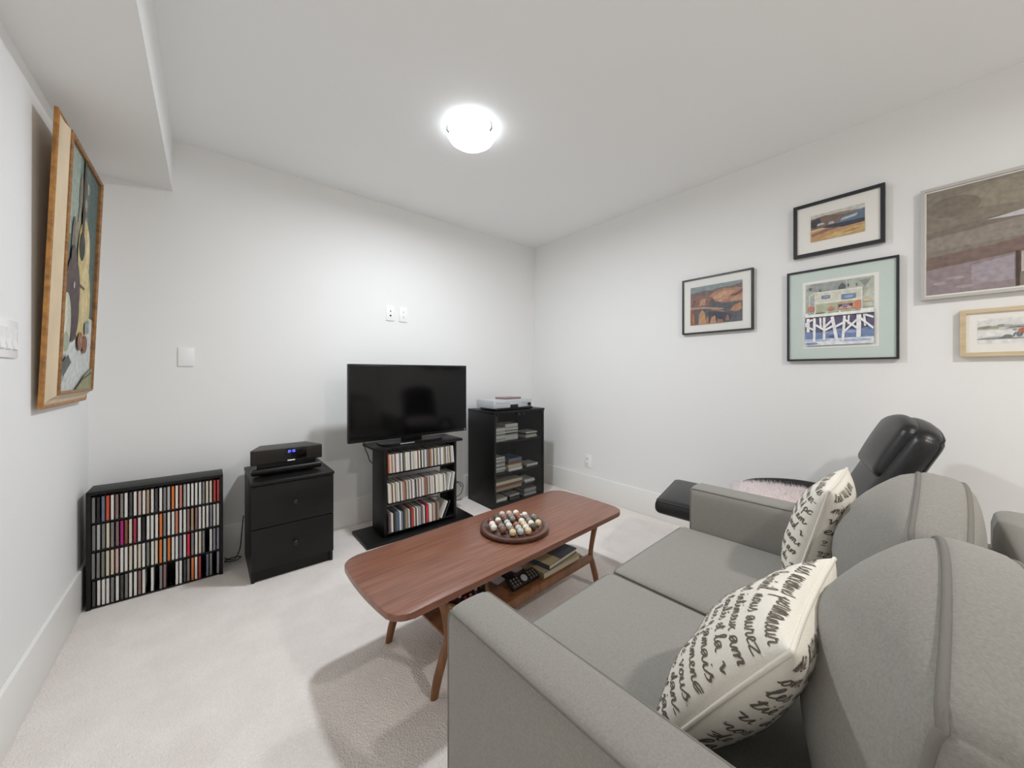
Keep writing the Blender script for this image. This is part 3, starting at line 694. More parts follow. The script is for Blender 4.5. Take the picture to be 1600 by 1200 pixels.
# wharf print
Cs = [((176, 184, 166), rect(0, .52, 1, 1)), ((150, 158, 150), [(.0, .9), (.1, 1), (.6, 1), (.62, .86), (.3, .84)]), ((92, 96, 92), [(.05, .94), (.08, .88), (.11, .94)]), ((84, 92, 96), [(.5, .9), (.56, .96), (.62, .9), (.6, .86), (.5, .86)]), ((128, 140, 130), [(.8, .96), (.88, .86), (.96, .97)]),
      ((196, 204, 180), [(.84, .7), (.9, .8), (1, .82), (1, .56), (.84, .56)]), ((60, 58, 58), rect(.225, .86, .24, .9)), ((60, 58, 58), rect(.64, .88, .655, .93)), ((60, 58, 58), rect(.76, .88, .77, .92)),
      ((226, 222, 196), [(.155, .52), (.155, .84), (.84, .86), (.84, .52)]), ((180, 186, 146), rect(.165, .52, .825, .665)), ((240, 238, 226), rect(.15, .665, .84, .685)), ((240, 238, 226), rect(.145, .5, .165, .85)), ((240, 238, 226), rect(.825, .5, .845, .86)), ((240, 238, 226), rect(.14, .835, .85, .855)),
      ((240, 238, 226), bar(.05, .79, .15, .85, .018)), ((240, 238, 226), rect(.06, .55, .075, .79)), ((170, 182, 176), rect(.08, .68, .145, .76)),
      ((96, 124, 168), rect(.255, .74, .385, .79)), ((146, 172, 208), rect(.29, .755, .36, .775)), ((96, 128, 176), rect(.55, .70, .755, .775)), ((140, 170, 210), rect(.6, .715, .72, .75)),
      ((222, 142, 104), rect(.5, .55, .825, .66)), ((200, 164, 120), rect(.5, .62, .75, .66)), ((66, 62, 92), rect(.51, .575, .71, .625)), ((136, 116, 176), rect(.56, .585, .66, .615)), ((230, 160, 124), ell(.55, .565, .03, .025)), ((230, 160, 124), ell(.66, .565, .035, .025)), ((222, 108, 72), rect(.75, .53, .82, .66)),
      ((216, 104, 76), ell(.09, .60, .048, .042)), ((216, 104, 76), ell(.4, .575, .035, .034)), ((232, 176, 104), ell(.91, .645, .05, .016)),
      ((236, 234, 224), rect(0, .455, 1, .525)), ((120, 120, 112), rect(.05, .505, .82, .52)), ((236, 234, 224), rect(.14, .49, .16, .53)), ((236, 234, 224), rect(.33, .49, .35, .53)), ((236, 234, 224), rect(.52, .49, .54, .53)), ((60, 60, 60), rect(.17, .508, .3, .522)), ((110, 106, 100), rect(0, .45, 1, .458)),
      ((78, 72, 108), rect(0, .12, 1, .44)), ((92, 118, 172), [(0, .1), (0, .24), (.2, .2), (.5, .25), (.8, .22), (1, .27), (1, .1)]), ((214, 222, 234), rect(0, .0, 1, .1)), ((150, 170, 208), ell(.2, .08, .2, .02)), ((150, 170, 208), ell(.75, .06, .22, .02)), ((104, 120, 166), ell(.1, .03, .1, .02)), ((130, 150, 200), ell(.4, .19, .1, .02)), ((130, 150, 200), ell(.7, .19, .12, .02)), ((62, 74, 128), ell(.45, .13, .08, .02))]
for q in (((.05, .44, .05, .22, .05)), ((.15, .44, .145, .06, .042)), ((.24, .44, .25, .26, .03)), ((.3, .44, .3, .08, .04)), ((.42, .44, .49, .06, .05)), ((.6, .44, .575, .05, .04)), ((.66, .44, .655, .3, .025)), ((.8, .44, .795, .1, .065)), ((.87, .44, .885, .26, .03)), ((.0, .35, .12, .42, .03)), ((.0, .33, .14, .25, .03)), ((.17, .33, .3, .24, .03)), ((.3, .28, .44, .4, .035)), ((.3, .23, .45, .3, .035)), ((.47, .28, .6, .34, .035)), ((.6, .38, .77, .24, .03)), ((.6, .2, .77, .36, .03)), ((.8, .40, 1.0, .22, .035)), ((.88, .43, 1.0, .38, .03))):
    Cs.append(((236, 236, 236), bar(*q)))
tC = wall_picture('wharf house print with pale sage mat in a thin black frame', .157, .614, 1.188, 1.706, .010, .024, M_FBLACK, M_BOARDG, (.086, .368, .085, .435), Cs, (226, 230, 226))
bm = bnew(); box(bm, XR - .0186, XR - .0180, .229, .541, 1.258, 1.638); o = obj('inner_mat', bm, M_BOARDW, tC)
# large brown painting
D = [((128, 116, 98), [(0, .0), (0, 1), (1, 1), (1, 0)]), ((142, 130, 108), ell(.4, .86, .3, .12)), ((118, 104, 88), ell(.12, .82, .12, .1)), ((150, 140, 116), ell(.62, .8, .18, .06)), ((116, 102, 90), [(0, .52), (0, .6), (.3, .66), (.7, .62), (1, .7), (1, .5)]), ((140, 126, 112), [(0, .42), (0, .54), (.5, .62), (1, .6), (1, .48)]),
     ((196, 194, 196), [(.26, .63), (.42, .67), (.75, .74), (1, .76), (1, .62), (.5, .61)]), ((118, 90, 82), [(0, .26), (0, .36), (.3, .4), (.5, .46), (1, .6), (1, .3)]), ((110, 88, 76), [(0, .24), (0, .28), (.5, .34), (.5, .30)]), ((142, 120, 124), [(0, 0), (0, .24), (.38, .30), (.38, 0)]), ((156, 142, 152), [(.2, .06), (.2, .24), (.37, .28), (.37, .06)]), ((168, 150, 152), ell(.06, .1, .03, .015)), ((166, 150, 152), ell(.13, .14, .04, .015)), ((166, 150, 152), ell(.17, .05, .04, .015)),
     ((70, 52, 46), rect(.375, .0, .39, .31)), ((190, 172, 160), rect(.395, .12, .41, .3)), ((110, 82, 76), rect(.41, 0, .9, .28))]
wall_picture('large brown abstract painting in a slim pale metal frame, rightmost', -.62, .086, 1.466, 1.992, .013, .028, M_FALU, M_BOARDW, (.019, .687, .022, .506), D, (128, 114, 98), glass=True)
# riverside sketch
Es = [((226, 226, 220), rect(0, .6, 1, .95)), ((138, 142, 108), ell(.05, .63, .06, .07)), ((128, 136, 106), ell(.12, .64, .06, .08)), ((150, 150, 116), ell(.19, .63, .06, .07)), ((142, 144, 132), ell(.27, .70, .05, .06)), ((176, 178, 170), ell(.35, .69, .05, .05)), ((168, 172, 158), ell(.55, .68, .2, .03)), ((120, 128, 110), [(.3, .58), (.4, .64), (.9, .66), (.9, .58)]), ((206, 204, 198), rect(0, .56, 1, .585)),
      ((176, 172, 166), [(0, .2), (.15, .28), (.4, .26), (.4, .2)]), ((110, 106, 104), [(.22, .2), (.3, .28), (.36, .2)]), ((108, 108, 106), ell(.34, .265, .05, .075)), ((120, 116, 112), rect(0, .185, 1, .21)),
      ((100, 112, 116), bar(.40, .25, .43, .42, .022)), ((100, 112, 116), bar(.46, .25, .45, .42, .022)), ((120, 150, 156), ell(.42, .52, .025, .03)), ((212, 90, 56), ell(.50, .48, .045, .09)), ((90, 96, 104), bar(.48, .25, .5, .4, .025)), ((90, 130, 70), ell(.37, .64, .015, .012)), ((206, 96, 88), ell(.46, .65, .02, .01)), ((64, 60, 60), ell(.7, .42, .06, .12))]
wall_picture('small watercolour riverside sketch in a pale wood frame', -.49, -.033, 1.191, 1.402, .018, .026, M_FWOOD, M_BOARDW, (.050, .407, .055, .165), [(c, [(p[0] * .66, p[1]) for p in q]) for c, q in Es], (240, 238, 232))

# gilt framed still life on the left wall, top tipped forward
t = thing('still_life_painting', (XL + .012, 2.32, .99), 'still life painting of a guitar in a gilt frame', 'painting', rot=(0, R(2.0), 0))
PY0, PY1, PH = -.30, .30, 1.07
P = lambda s, q, d: Vector((d, PY0 + s, q))
M_GILT = mat('worn_gilt', rgb(168, 118, 62), .45, metal=.25, var=.35, vscale=45, bump=.4, bscale=60)
M_GILT2 = mat('dull_gilt', rgb(150, 108, 66), .45, metal=.25, var=.35, vscale=60, bump=.3, bscale=80)
M_CREAMF = mat('cream_frame_cove', rgb(214, 196, 166), .6, var=.10, vscale=20, stretch=(1, 1, .2))
WW = PY1 - PY0
obj('outer_frame', frame_bm(P, 0, WW, 0, PH, .014, [(0, .002), (0, .012), (.5, .015), (1, .012), (1, .002)]), M_GILT, t, local=True)
obj('cove', frame_bm(P, .014, WW - .014, .014, PH - .014, .032, [(0, 0), (0, .012), (.5, .018), (1, .034), (1, 0)]), M_CREAMF, t, local=True)
obj('inner_frame', frame_bm(P, .046, WW - .046, .046, PH - .046, .013, [(0, 0), (0, .038), (.5, .042), (1, .036), (1, 0)]), M_GILT2, t, local=True)
G = [((150, 166, 152), rect(0, .45, .5, 1)), ((88, 108, 102), rect(.42, .3, 1, 1)), ((120, 140, 130), rect(.38, .55, .44, 1)), ((112, 128, 116), [(0, .4), (0, .6), (.3, .66), (.4, .4)]), ((104, 116, 110), [(.5, .7), (.5, 1), (.7, 1), (.66, .7)]),
     ((196, 202, 196), [(0, 0), (0, .16), (.3, .3), (.6, .34), (1, .33), (1, 0)]), ((158, 166, 164), [(0, .0), (0, .2), (.25, .22), (.2, .05)]),
     ((128, 122, 104), ell(.42, .84, .05, .09)), ((150, 142, 118), ell(.40, .72, .04, .06)), ((156, 150, 130), ell(.58, .82, .04, .03)), ((168, 160, 138), ell(.62, .90, .04, .025)), ((150, 144, 122), ell(.60, .74, .05, .03)), ((172, 164, 140), ell(.57, .66, .04, .025)),
     ((118, 112, 98), ell(.26, .60, .06, .12)), ((142, 134, 112), ell(.32, .66, .05, .05)),
     ((92, 84, 74), rect(.47, .62, .53, 1.0)), ((206, 182, 118), ell(.60, .39, .25, .19)), ((206, 182, 118), ell(.57, .60, .19, .15)), ((214, 192, 132), ell(.64, .42, .12, .14)), ((222, 198, 150), ell(.66, .64, .06, .08)), ((70, 72, 66), ell(.49, .625, .09, .062)), ((92, 80, 66), rect(.46, .64, .53, .80)), ((110, 88, 60), bar(.48, .455, .62, .45, .012)),
     ((94, 80, 80), ell(.28, .41, .2, .15)), ((90, 74, 76), ell(.30, .33, .18, .12)), ((98, 86, 82), ell(.26, .55, .08, .05)), ((84, 70, 72), [(.2, .3), (.44, .32), (.40, .22), (.30, .2)]), ((206, 198, 178), ell(.3, .44, .018, .014)),
     ((190, 190, 164), ell(.12, .27, .13, .125)), ((206, 204, 182), ell(.08, .3, .07, .08)), ((160, 166, 140), ell(.14, .2, .08, .04)),
     ((138, 150, 146), [(.66, .30), (.8, .32), (.82, .26), (.68, .25)]), ((150, 100, 74), ell(.55, .215, .09, .04)), ((140, 92, 70), ell(.70, .205, .08, .04)), ((176, 130, 98), ell(.56, .225, .03, .02)), ((92, 100, 96), [(.0, .1), (.2, .15), (.3, .12), (.1, .06)]), ((150, 150, 110), [(.45, 0), (.75, .07), (1, .10), (1, 0)]), ((100, 98, 74), [(.42, .0), (.7, .055), (1, .085), (1, .075), (.7, .045)])]
s0, s1, q0, q1 = .056, WW - .056, .056, PH - .056
bm, ms = flat_art(lambda s, q, d: P(s0 + s * (s1 - s0), q0 + q * (q1 - q0), .026 + d), G, (140, 156, 146), gain=.95)
obj('canvas', bm, ms, t, local=True)
bm = bnew(); box(bm, .0, .0245, PY0 + .05, PY1 - .05, .05, PH - .05); obj('backing', bm, M_LIGHTWOOD, t, local=True)

# ------------------------------------------------------------------ coffee table
TCX, TCY, TZ = 1.074, 1.337, .375
t = thing('coffee_table', (TCX, TCY, 0), 'long low walnut coffee table with splayed legs', 'coffee table')
def top_outline(hl, hw, r, bow, n=7):
    pts = []
    def ends(sx):
        return
    for (cx, cy, a0) in ((hl - r, -(hw - r), -90), (hl - r, hw - r, 0), (-(hl - r), hw - r, 90), (-(hl - r), -(hw - r), 180)):
        for i in range(n + 1):
            a = R(a0 + 90 * i / n); pts.append([cx + r * math.cos(a), cy + r * math.sin(a)])
        if a0 == -90 or a0 == 90:
            sx = 1 if a0 == -90 else -1
            for k in range(1, 6):
                yy = -(hw - r) + (hw - r) * 2 * k / 6
                pts.append([sx * hl, yy * sx])
    out = []
    for x, y in pts:
        e = max(0, (abs(x) - (hl - .08)) / .08)
        x += math.copysign(bow * (1 - (y / hw) ** 2) * e, x)
        out.append((TCX + x, TCY + y))
    return out
bm = bnew(); prism(bm, top_outline(.652, .243, .06, .018), TZ - .022, TZ, bev=.0035, seg=3); obj('tabletop', bm, M_WALNUT, t, smooth=35)
LFY = .180
def leg(xt, xm, xf, sy):
    bm = bnew(); y = TCY + sy * LFY
    path = smooth_path([(xt, y + sy * .012, TZ - .021), (xt * .6 + xm * .4, y + sy * .006, .305), (xm, y, .195), (xm * .75 + xf * .25, y, .14), (xm * .25 + xf * .75, y, .06), (xf, y, 0)], 6)
    rings = []; n = len(path)
    for i, p in enumerate(path):
        f = i / (n - 1)
        w = .021 - .008 * math.sin(PI * min(1, f / .45) * .5) if f < .45 else .013 + .004 * math.sin(PI * (f - .45) / .55)
        w = max(w, .0135)
        rings.append([bm.verts.new((p.x + w * 1.05 * math.cos(2 * PI * k / 12), p.y + w * .8 * math.sin(2 * PI * k / 12), p.z)) for k in range(12)])
    for a, b in zip(rings, rings[1:]):
        for k in range(12): bm.faces.new((a[k], a[(k + 1) % 12], b[(k + 1) % 12], b[k]))
    bm.faces.new(rings[0]); bm.faces.new(list(reversed(rings[-1])))
    obj('leg', bm, M_WALNUTLEG, t, smooth=50)
for xt, xm_, xf in ((TCX - .466, TCX - .430, TCX - .486), (TCX + .466, TCX + .430, TCX + .486)):
    for sy in (-1, 1): leg(xt, xm_, xf, sy)
    part_box('cross_rail', (xt - .011, xt + .011, TCY - .18, TCY + .18, TZ - .050, TZ - .0215), M_WALNUTLEG, t, .002)
for sy in (-1, 1):
    y = TCY + sy * LFY
    part_box('shelf_rail', (TCX - .430, TCX + .430, y - .009, y + .009, .150, .190), M_WALNUTLEG, t, .003)
part_box('shelf_board', (TCX - .42, TCX + .42, TCY - .172, TCY + .172, .157, .165), M_WALNUTLEG, t)
SZ = .1655
t.rotation_euler = (0, 0, R(3.0))
# solitaire board
BX, BY = 1.122, 1.325
t = thing('solitaire_board', (BX, BY, TZ), 'round dark wooden solitaire board on the coffee table', 'game board')
bm = bnew()
lathe(bm, [(0, TZ + .0005), (.150, TZ + .0005), (.160, TZ + .006), (.163, TZ + .013), (.160, TZ + .020), (.150, TZ + .023), (.141, TZ + .022), (.136, TZ + .017), (.128, TZ + .013), (.119, TZ + .014), (.113, TZ + .018), (0, TZ + .018)], (BX, BY), 64)
obj('turned_board', bm, M_BOARD, t, smooth=50)
MARB = {'white': (232, 226, 214), 'cream': (226, 200, 158), 'grey': (142, 134, 126), 'charcoal': (88, 82, 76), 'brown': (120, 90, 74),
        'rust': (166, 106, 86), 'pink': (214, 178, 158), 'bluish': (188, 194, 190), 'maroon': (128, 56, 48)}
ux, uy = Vector((-.43, -.903)), Vector((.903, -.43))
marble_rows = [['maroon', 'white', 'white'], ['charcoal', 'white', 'brown', 'grey', 'brown'], ['bluish', 'rust', 'charcoal', 'bluish', 'white', 'grey', 'cream'],
               ['pink', 'grey', 'grey', None, 'rust', 'bluish', 'bluish'], ['white', 'rust', 'brown', 'white', 'cream', 'white', 'cream'],
               ['white', 'grey', 'grey', 'white', 'charcoal'], ['grey', 'charcoal', 'cream']]
bm = bnew(); bmesh.ops.create_uvsphere(bm, u_segments=20, v_segments=14, radius=.0157)
MB_ME = bpy.data.meshes.new('marble'); 
for f in bm.faces: f.smooth = True
bm.to_mesh(MB_ME); bm.free(); MB_ME.materials.append(M_PLATE)
for ri, row in enumerate(marble_rows):
    for ci, k in enumerate(row):
        if k is None: continue
        p = Vector((BX, BY)) + uy * (.0358 * (ri - 3)) + ux * (.0358 * (ci - (len(row) - 1) / 2))
        o = bpy.data.objects.new('marble', MB_ME); COL.objects.link(o)
        o.location = (p.x, p.y, TZ + .018 + .0150)
        o.material_slots[0].link = 'OBJECT'; o.material_slots[0].material = mat('stone_' + k, rgb(*MARB[k]), .22, var=.18, vscale=90, spec=.5)
        tag(o, '%s stone marble, %s in the %s row of the solitaire board' % (k, ordinal(ci + 1), ordinal(ri + 1)), 'marble', 'stone marbles on the solitaire board')
# books, remotes and game on the shelf
def book(x, y, z, w, d, h, rot, cover, label, pages=(222, 212, 186), spine='x-'):
    t = thing('book', (x, y, z), label, 'book', rot=(0, 0, R(rot)))
    cm = cover
    bm = bnew(); box(bm, -w / 2, w / 2, -d / 2, d / 2, 0, .0025); box(bm, -w / 2, w / 2, -d / 2, d / 2, h - .0025, h); box(bm, -w / 2, -w / 2 + .0025, -d / 2, d / 2, .002, h - .002)
    obj('cover', bm, cm, t, local=True)
    bm = bnew(); box(bm, -w / 2 + .002, w / 2 - .004, -d / 2 + .004, d / 2 - .004, .0026, h - .0026); obj('pages', bm, mat('book_pages', rgb(*pages), .8, var=.08, vscale=40, stretch=(1, 1, 40)), t, local=True)
    return t
M_BKTAN = mat('tan_cover', rgb(176, 160, 128), .5, var=.12, vscale=12)
M_BKBLUE = mat('slate_cover', rgb(74, 84, 98), .35, var=.3, vscale=9)
b1 = book(1.315, 1.270, SZ, .27, .155, .034, 2, M_BKTAN, 'thick tan book at the bottom of the pile on the table shelf')
b2 = book(1.325, 1.278, SZ + .0345, .235, .15, .022, 8, M_BKBLUE, 'slate blue book on top of the pile on the table shelf')
bm = bnew(); box(bm, -.1165, -.03, -.074, .02, .0221, .0228); obj('cover_panel', bm, mat('cover_sand', rgb(196, 180, 136), .4, var=.1, vscale=20), b2, local=True)
bm = bnew(); box(bm, -.06, .10, .02, .070, .0221, .0228); obj('cover_photo', bm, mat('cover_dark', rgb(42, 40, 42), .35, var=.4, vscale=14), b2, local=True)
def remote(x, y, z, rx, rz, L, wd, label, body, keycol, pad=True, rows_=9):
    t = thing('remote_control', (x, y, z), label, 'remote control', rot=(R(rx), 0, R(rz)))
    bm = bnew(); box(bm, -L / 2, L / 2, -wd / 2, wd / 2, 0, .018, bev=.005, seg=3); obj('body', bm, body, t, smooth=35, local=True)
    for i in range(rows_):
        for j in (-1, 0, 1):
            px = -L / 2 + .014 + i * (L - .028) / (rows_ - 1)
            if pad and abs(px) < .018: continue
            bm = bnew(); box(bm, px - .004, px + .004, j * wd * .27 - .0045, j * wd * .27 + .0045, .0175, .0195, bev=.001, seg=1); obj('key', bm, keycol, t, local=True)
    if pad:
        bm = bnew(); lathe(bm, [(0, .0175), (.0165, .0175), (.0165, .0195), (.006, .0203), (0, .0203)], (0, 0), 24); obj('direction_pad', bm, M_SILVER, t, smooth=40, local=True)
M_KEY = mat('remote_keys', rgb(120, 118, 112), .5)
remote(1.095, 1.235, SZ + .0135, 28, 3, .165, .052, 'long dark remote with round silver pad on the table shelf', M_CHAR, M_KEY)
remote(1.080, 1.335, SZ, 0, 78, .13, .045, 'plain black remote lying flat near the books', M_BLACKPL, M_CHAR, pad=False, rows_=6)
def card(x, y, z, w, d, rz, label):
    bm = bnew(); box(bm, -w / 2, w / 2, -d / 2, d / 2, 0, .004, bev=.001, seg=1)
    o = obj('white_card', bm, mat('white_paper', rgb(226, 230, 240), .6)); o.location = (x, y, z); o.rotation_euler = (0, 0, R(rz)); tag(o, label, 'card')
card(1.145, 1.365, SZ, .06, .09, 10, 'white card right of the flat black remote on the shelf')
card(1.02, 1.345, SZ, .06, .09, 10, 'white card beside the hexagonal game tray')
XG, YG = .835, 1.31
t = thing('game_tray', (XG, YG, SZ), 'hexagonal wooden game tray of coloured marbles on the table shelf', 'game tray')
bm = bnew()
hexo = [(XG + .120 * math.cos(R(60 * i)), YG + .115 * math.sin(R(60 * i))) for i in range(6)]
prism(bm, hexo, SZ + .0005, SZ + .026, bev=.003)
obj('tray', bm, M_LIGHTWOOD, t, smooth=30)
bm = bnew(); prism(bm, [(XG + .102 * math.cos(R(60 * i)), YG + .096 * math.sin(R(60 * i))) for i in range(6)], SZ + .0255, SZ + .0272); obj('playing_field', bm, mat('aubergine_field', rgb(52, 24, 38), .5), t)
GC = {'red': (170, 40, 48), 'white': (226, 220, 206), 'amber': (206, 150, 60), 'green': (60, 100, 70), 'violet': (96, 60, 120), 'brown': (110, 62, 44)}
bm = bnew(); bmesh.ops.create_uvsphere(bm, u_segments=14, v_segments=10, radius=.0075)
for f in bm.faces: f.smooth = True
GM = bpy.data.meshes.new('game_marble'); bm.to_mesh(GM); bm.free(); GM.materials.append(M_PLATE)
cn = list(GC); idx = 0
for i in range(-3, 4):
    for j in range(-3, 4):
        if abs(i + j) > 3 or (i * 5 + j * 3) % 4 == 1: continue
        x, y = XG + .026 * (i + j / 2), YG + .0225 * j
        k = cn[(i * 2 + j * 3 + 12) % 6]
        o = bpy.data.objects.new('game_marble', GM); COL.objects.link(o); o.location = (x, y, SZ + .0272 + .0072)
        o.material_slots[0].link = 'OBJECT'; o.material_slots[0].material = mat('glass_bead_' + k, rgb(*GC[k]), .15)
        idx += 1
        tag(o, 'small %s marble, %s column and %s row of the hexagonal game tray' % (k, ordinal(i + 4), ordinal(j + 4)), 'marble', 'small marbles on the game tray')

# ------------------------------------------------------------------ sofa
t = thing('loveseat', (1.11, .26, 0), 'grey two-seat wool sofa with piped cushions', 'sofa')
AX0, AX1, BX0, BX1 = .412, .530, 1.690, 1.808
SYF, SYB, AZ = .722, -.21, .600
def arm(x0, x1):
    cx, hx = (x0 + x1) / 2, (x1 - x0) / 2
    F = rmap((hx, (SYF - SYB) / 2, (AZ - .075) / 2), .025, {'z+': .004, 'zdome': True}, (cx, (SYF + SYB) / 2, (AZ + .075) / 2))
    bm = bnew(); lattice(bm, F, (8, 20, 12)); a = obj('arm', bm, M_FABRIC, t, smooth=True)
    for s in (-1, 1):
        bm = bnew(); tube(bm, loop_on(F, 0, s * .93 if False else s, 20), .0038, 6, closed=True); obj('piping', bm, M_PIPE, a, smooth=True)
arm(AX0, AX1); arm(BX0, BX1)
bm = bnew(); box(bm, AX1 - .004, BX0 + .004, SYB + .06, SYF - .025, .075, .295, bev=.012); obj('seat_base', bm, M_FABRIC, t, smooth=35)
F = rmap(((BX1 - AX0) / 2, .055, .32), .035, {}, ((BX1 + AX0) / 2, SYB + .034, .393)); bm = bnew(); lattice(bm, F, (24, 8, 12)); obj('back_frame', bm, M_FABRIC, t, smooth=True)
mid = 1.108
for x0, x1 in ((AX1 + .003, mid - .002), (mid + .002, BX0 - .003)):
    F = rmap(((x1 - x0) / 2, .325, .062), .028, {'z+': .028, 'y+': .012}, ((x0 + x1) / 2, .430, .358))
    bm = bnew(); lattice(bm, F, (20, 20, 8)); c = obj('seat_cushion', bm, M_FABRIC, t, smooth=True)
    for s in (1, -1):
        bm = bnew(); tube(bm, loop_on(F, 2, s, 20), .0036, 6, closed=True); obj('piping', bm, M_PIPE, c, smooth=True)
for x0, x1, yo in ((AX1 + .002, mid - .001, -.048), (mid + .001, BX0 - .002, -.022)):
    F0 = rmap(((x1 - x0) / 2, .048, .185), .03, {'y+': .125, 'y-': .05, 'z+': .085, 'zdome': True}, (0, 0, 0))
    Tm = Matrix.Translation(((x0 + x1) / 2, .045 + yo, .584)) @ Matrix.Rotation(R(9), 4, 'X')
    F = lambda u, v, w, F0=F0, Tm=Tm: Tm @ F0(u, v, w)
    bm = bnew(); lattice(bm, F, (22, 10, 20)); c = obj('back_cushion', bm, M_FABRIC, t, smooth=True)
    for s in (1, -1):
        bm = bnew(); tube(bm, loop_on(F, 1, s, 22), .0055, 6, closed=True); obj('piping', bm, M_PIPE, c, smooth=True)
for x in (.45, 1.77):
    for y in (.66, -.16):
        bm = bnew(); lathe(bm, [(0, 0), (.017, 0), (.024, .078), (0, .078)], (x, y), 16); obj('leg', bm, M_WALNUTLEG, t, smooth=40)

t.rotation_euler = (0, 0, R(2.0)); t.location = (1.117, .278, 0)
# ------------------------------------------------------------------ script-print pillows
GL = {
 'a': (1.15, [[(0, .1), (.75, .95), (.35, 1.0), (.1, .5), (.3, .02), (.65, .4), (.8, .95), (.8, .3), (1.0, 0), (1.15, .1)]]),
 'c': (.95, [[(0, .1), (.3, .6), (.7, .95), (.35, .95), (.15, .5), (.35, .03), (.8, .1), (.95, .2)]]),
 'd': (1.15, [[(0, .1), (.7, .9), (.35, 1), (.1, .5), (.3, .02), (.65, .5), (.95, 2.0), (.82, .4), (1.0, 0), (1.15, .1)]]),
 'e': (.8, [[(0, .1), (.5, .55), (.6, .9), (.35, 1), (.2, .5), (.4, .03), (.8, .15)]]),
 'i': (.65, [[(0, .1), (.35, .95), (.35, .2), (.5, 0), (.65, .1)], [(.42, 1.4), (.52, 1.52)]]),
 'j': (.62, [[(0, .1), (.4, .95), (.4, -.6), (.15, -1.0), (0, -.6), (.62, .1)], [(.45, 1.4), (.55, 1.52)]]),
 'l': (.65, [[(0, .1), (.5, 1.5), (.4, 2.0), (.2, 1.5), (.25, .3), (.45, 0), (.65, .15)]]),
 'm': (1.35, [[(0, .1), (.2, .9), (.25, 0), (.27, .3), (.5, .95), (.65, .8), (.65, 0), (.67, .3), (.9, .95), (1.05, .8), (1.05, .2), (1.2, 0), (1.35, .1)]]),
 'n': (.95, [[(0, .1), (.2, .9), (.25, 0), (.27, .3), (.5, .95), (.65, .8), (.65, .2), (.8, 0), (.95, .1)]]),
 'o': (.9, [[(0, .1), (.3, .9), (.1, .5), (.35, .02), (.7, .5), (.45, .98), (.35, .9), (.9, .85)]]),
 'p': (1.0, [[(0, .2), (.25, .95), (.2, -1.0), (.25, .5), (.6, 1.0), (.85, .5), (.55, .02), (.3, .1), (1.0, .1)]]),
 'r': (.85, [[(0, .1), (.25, 1.05), (.3, .85), (.6, .9), (.55, .2), (.7, 0), (.85, .1)]]),
 's': (.78, [[(0, .1), (.28, .7), (.45, 1.15), (.45, .8), (.66, .4), (.56, .06), (.25, .0)]]),
 't': (.7, [[(0, .1), (.4, 1.7), (.35, .2), (.5, 0), (.7, .1)], [(.1, 1.2), (.7, 1.3)]]),
 'u': (1.05, [[(0, .1), (.2, .95), (.2, .2), (.4, 0), (.7, .3), (.75, .95), (.75, .2), (.9, 0), (1.05, .1)]]),
 'v': (.98, [[(0, .75), (.14, .95), (.28, .5), (.42, .0), (.46, .02), (.62, .55), (.8, 1.02), (.98, .85)]]),
 'x': (.9, [[(0, .1), (.25, .95), (.5, .5), (.7, 0), (.9, .1)], [(.8, .95), (.1, 0)]]),
 'z': (.85, [[(0, .8), (.2, .95), (.7, .95), (.15, .05), (.85, .05)]]),
 '.': (.45, [[(.12, 0), (.24, .1)]]), '-': (.7, [[(.1, .5), (.6, .5)]]), ' ': (.75, []),
}
GL['é'] = (.8, GL['e'][1] + [[(.4, 1.35), (.65, 1.7)]]); GL['à'] = (1.15, GL['a'][1] + [[(.35, 1.7), (.6, 1.35)]])
PS, PTK = .186, .078
def pil_point(u, v, side):
    """u across, v up, both in [-1,1]"""
    x = PS * u * (1 - .075 * (1 - v * v)); z = PS * v * (1 - .075 * (1 - u * u)) + PS
    th = PTK * (max(0, (1 - u * u)) * max(0, (1 - v * v))) ** .42
    wr = .004 * math.sin(7 * u + 3 * v) * (1 - u * u) * (1 - v * v)
    return Vector((x, side * (th + wr), z))
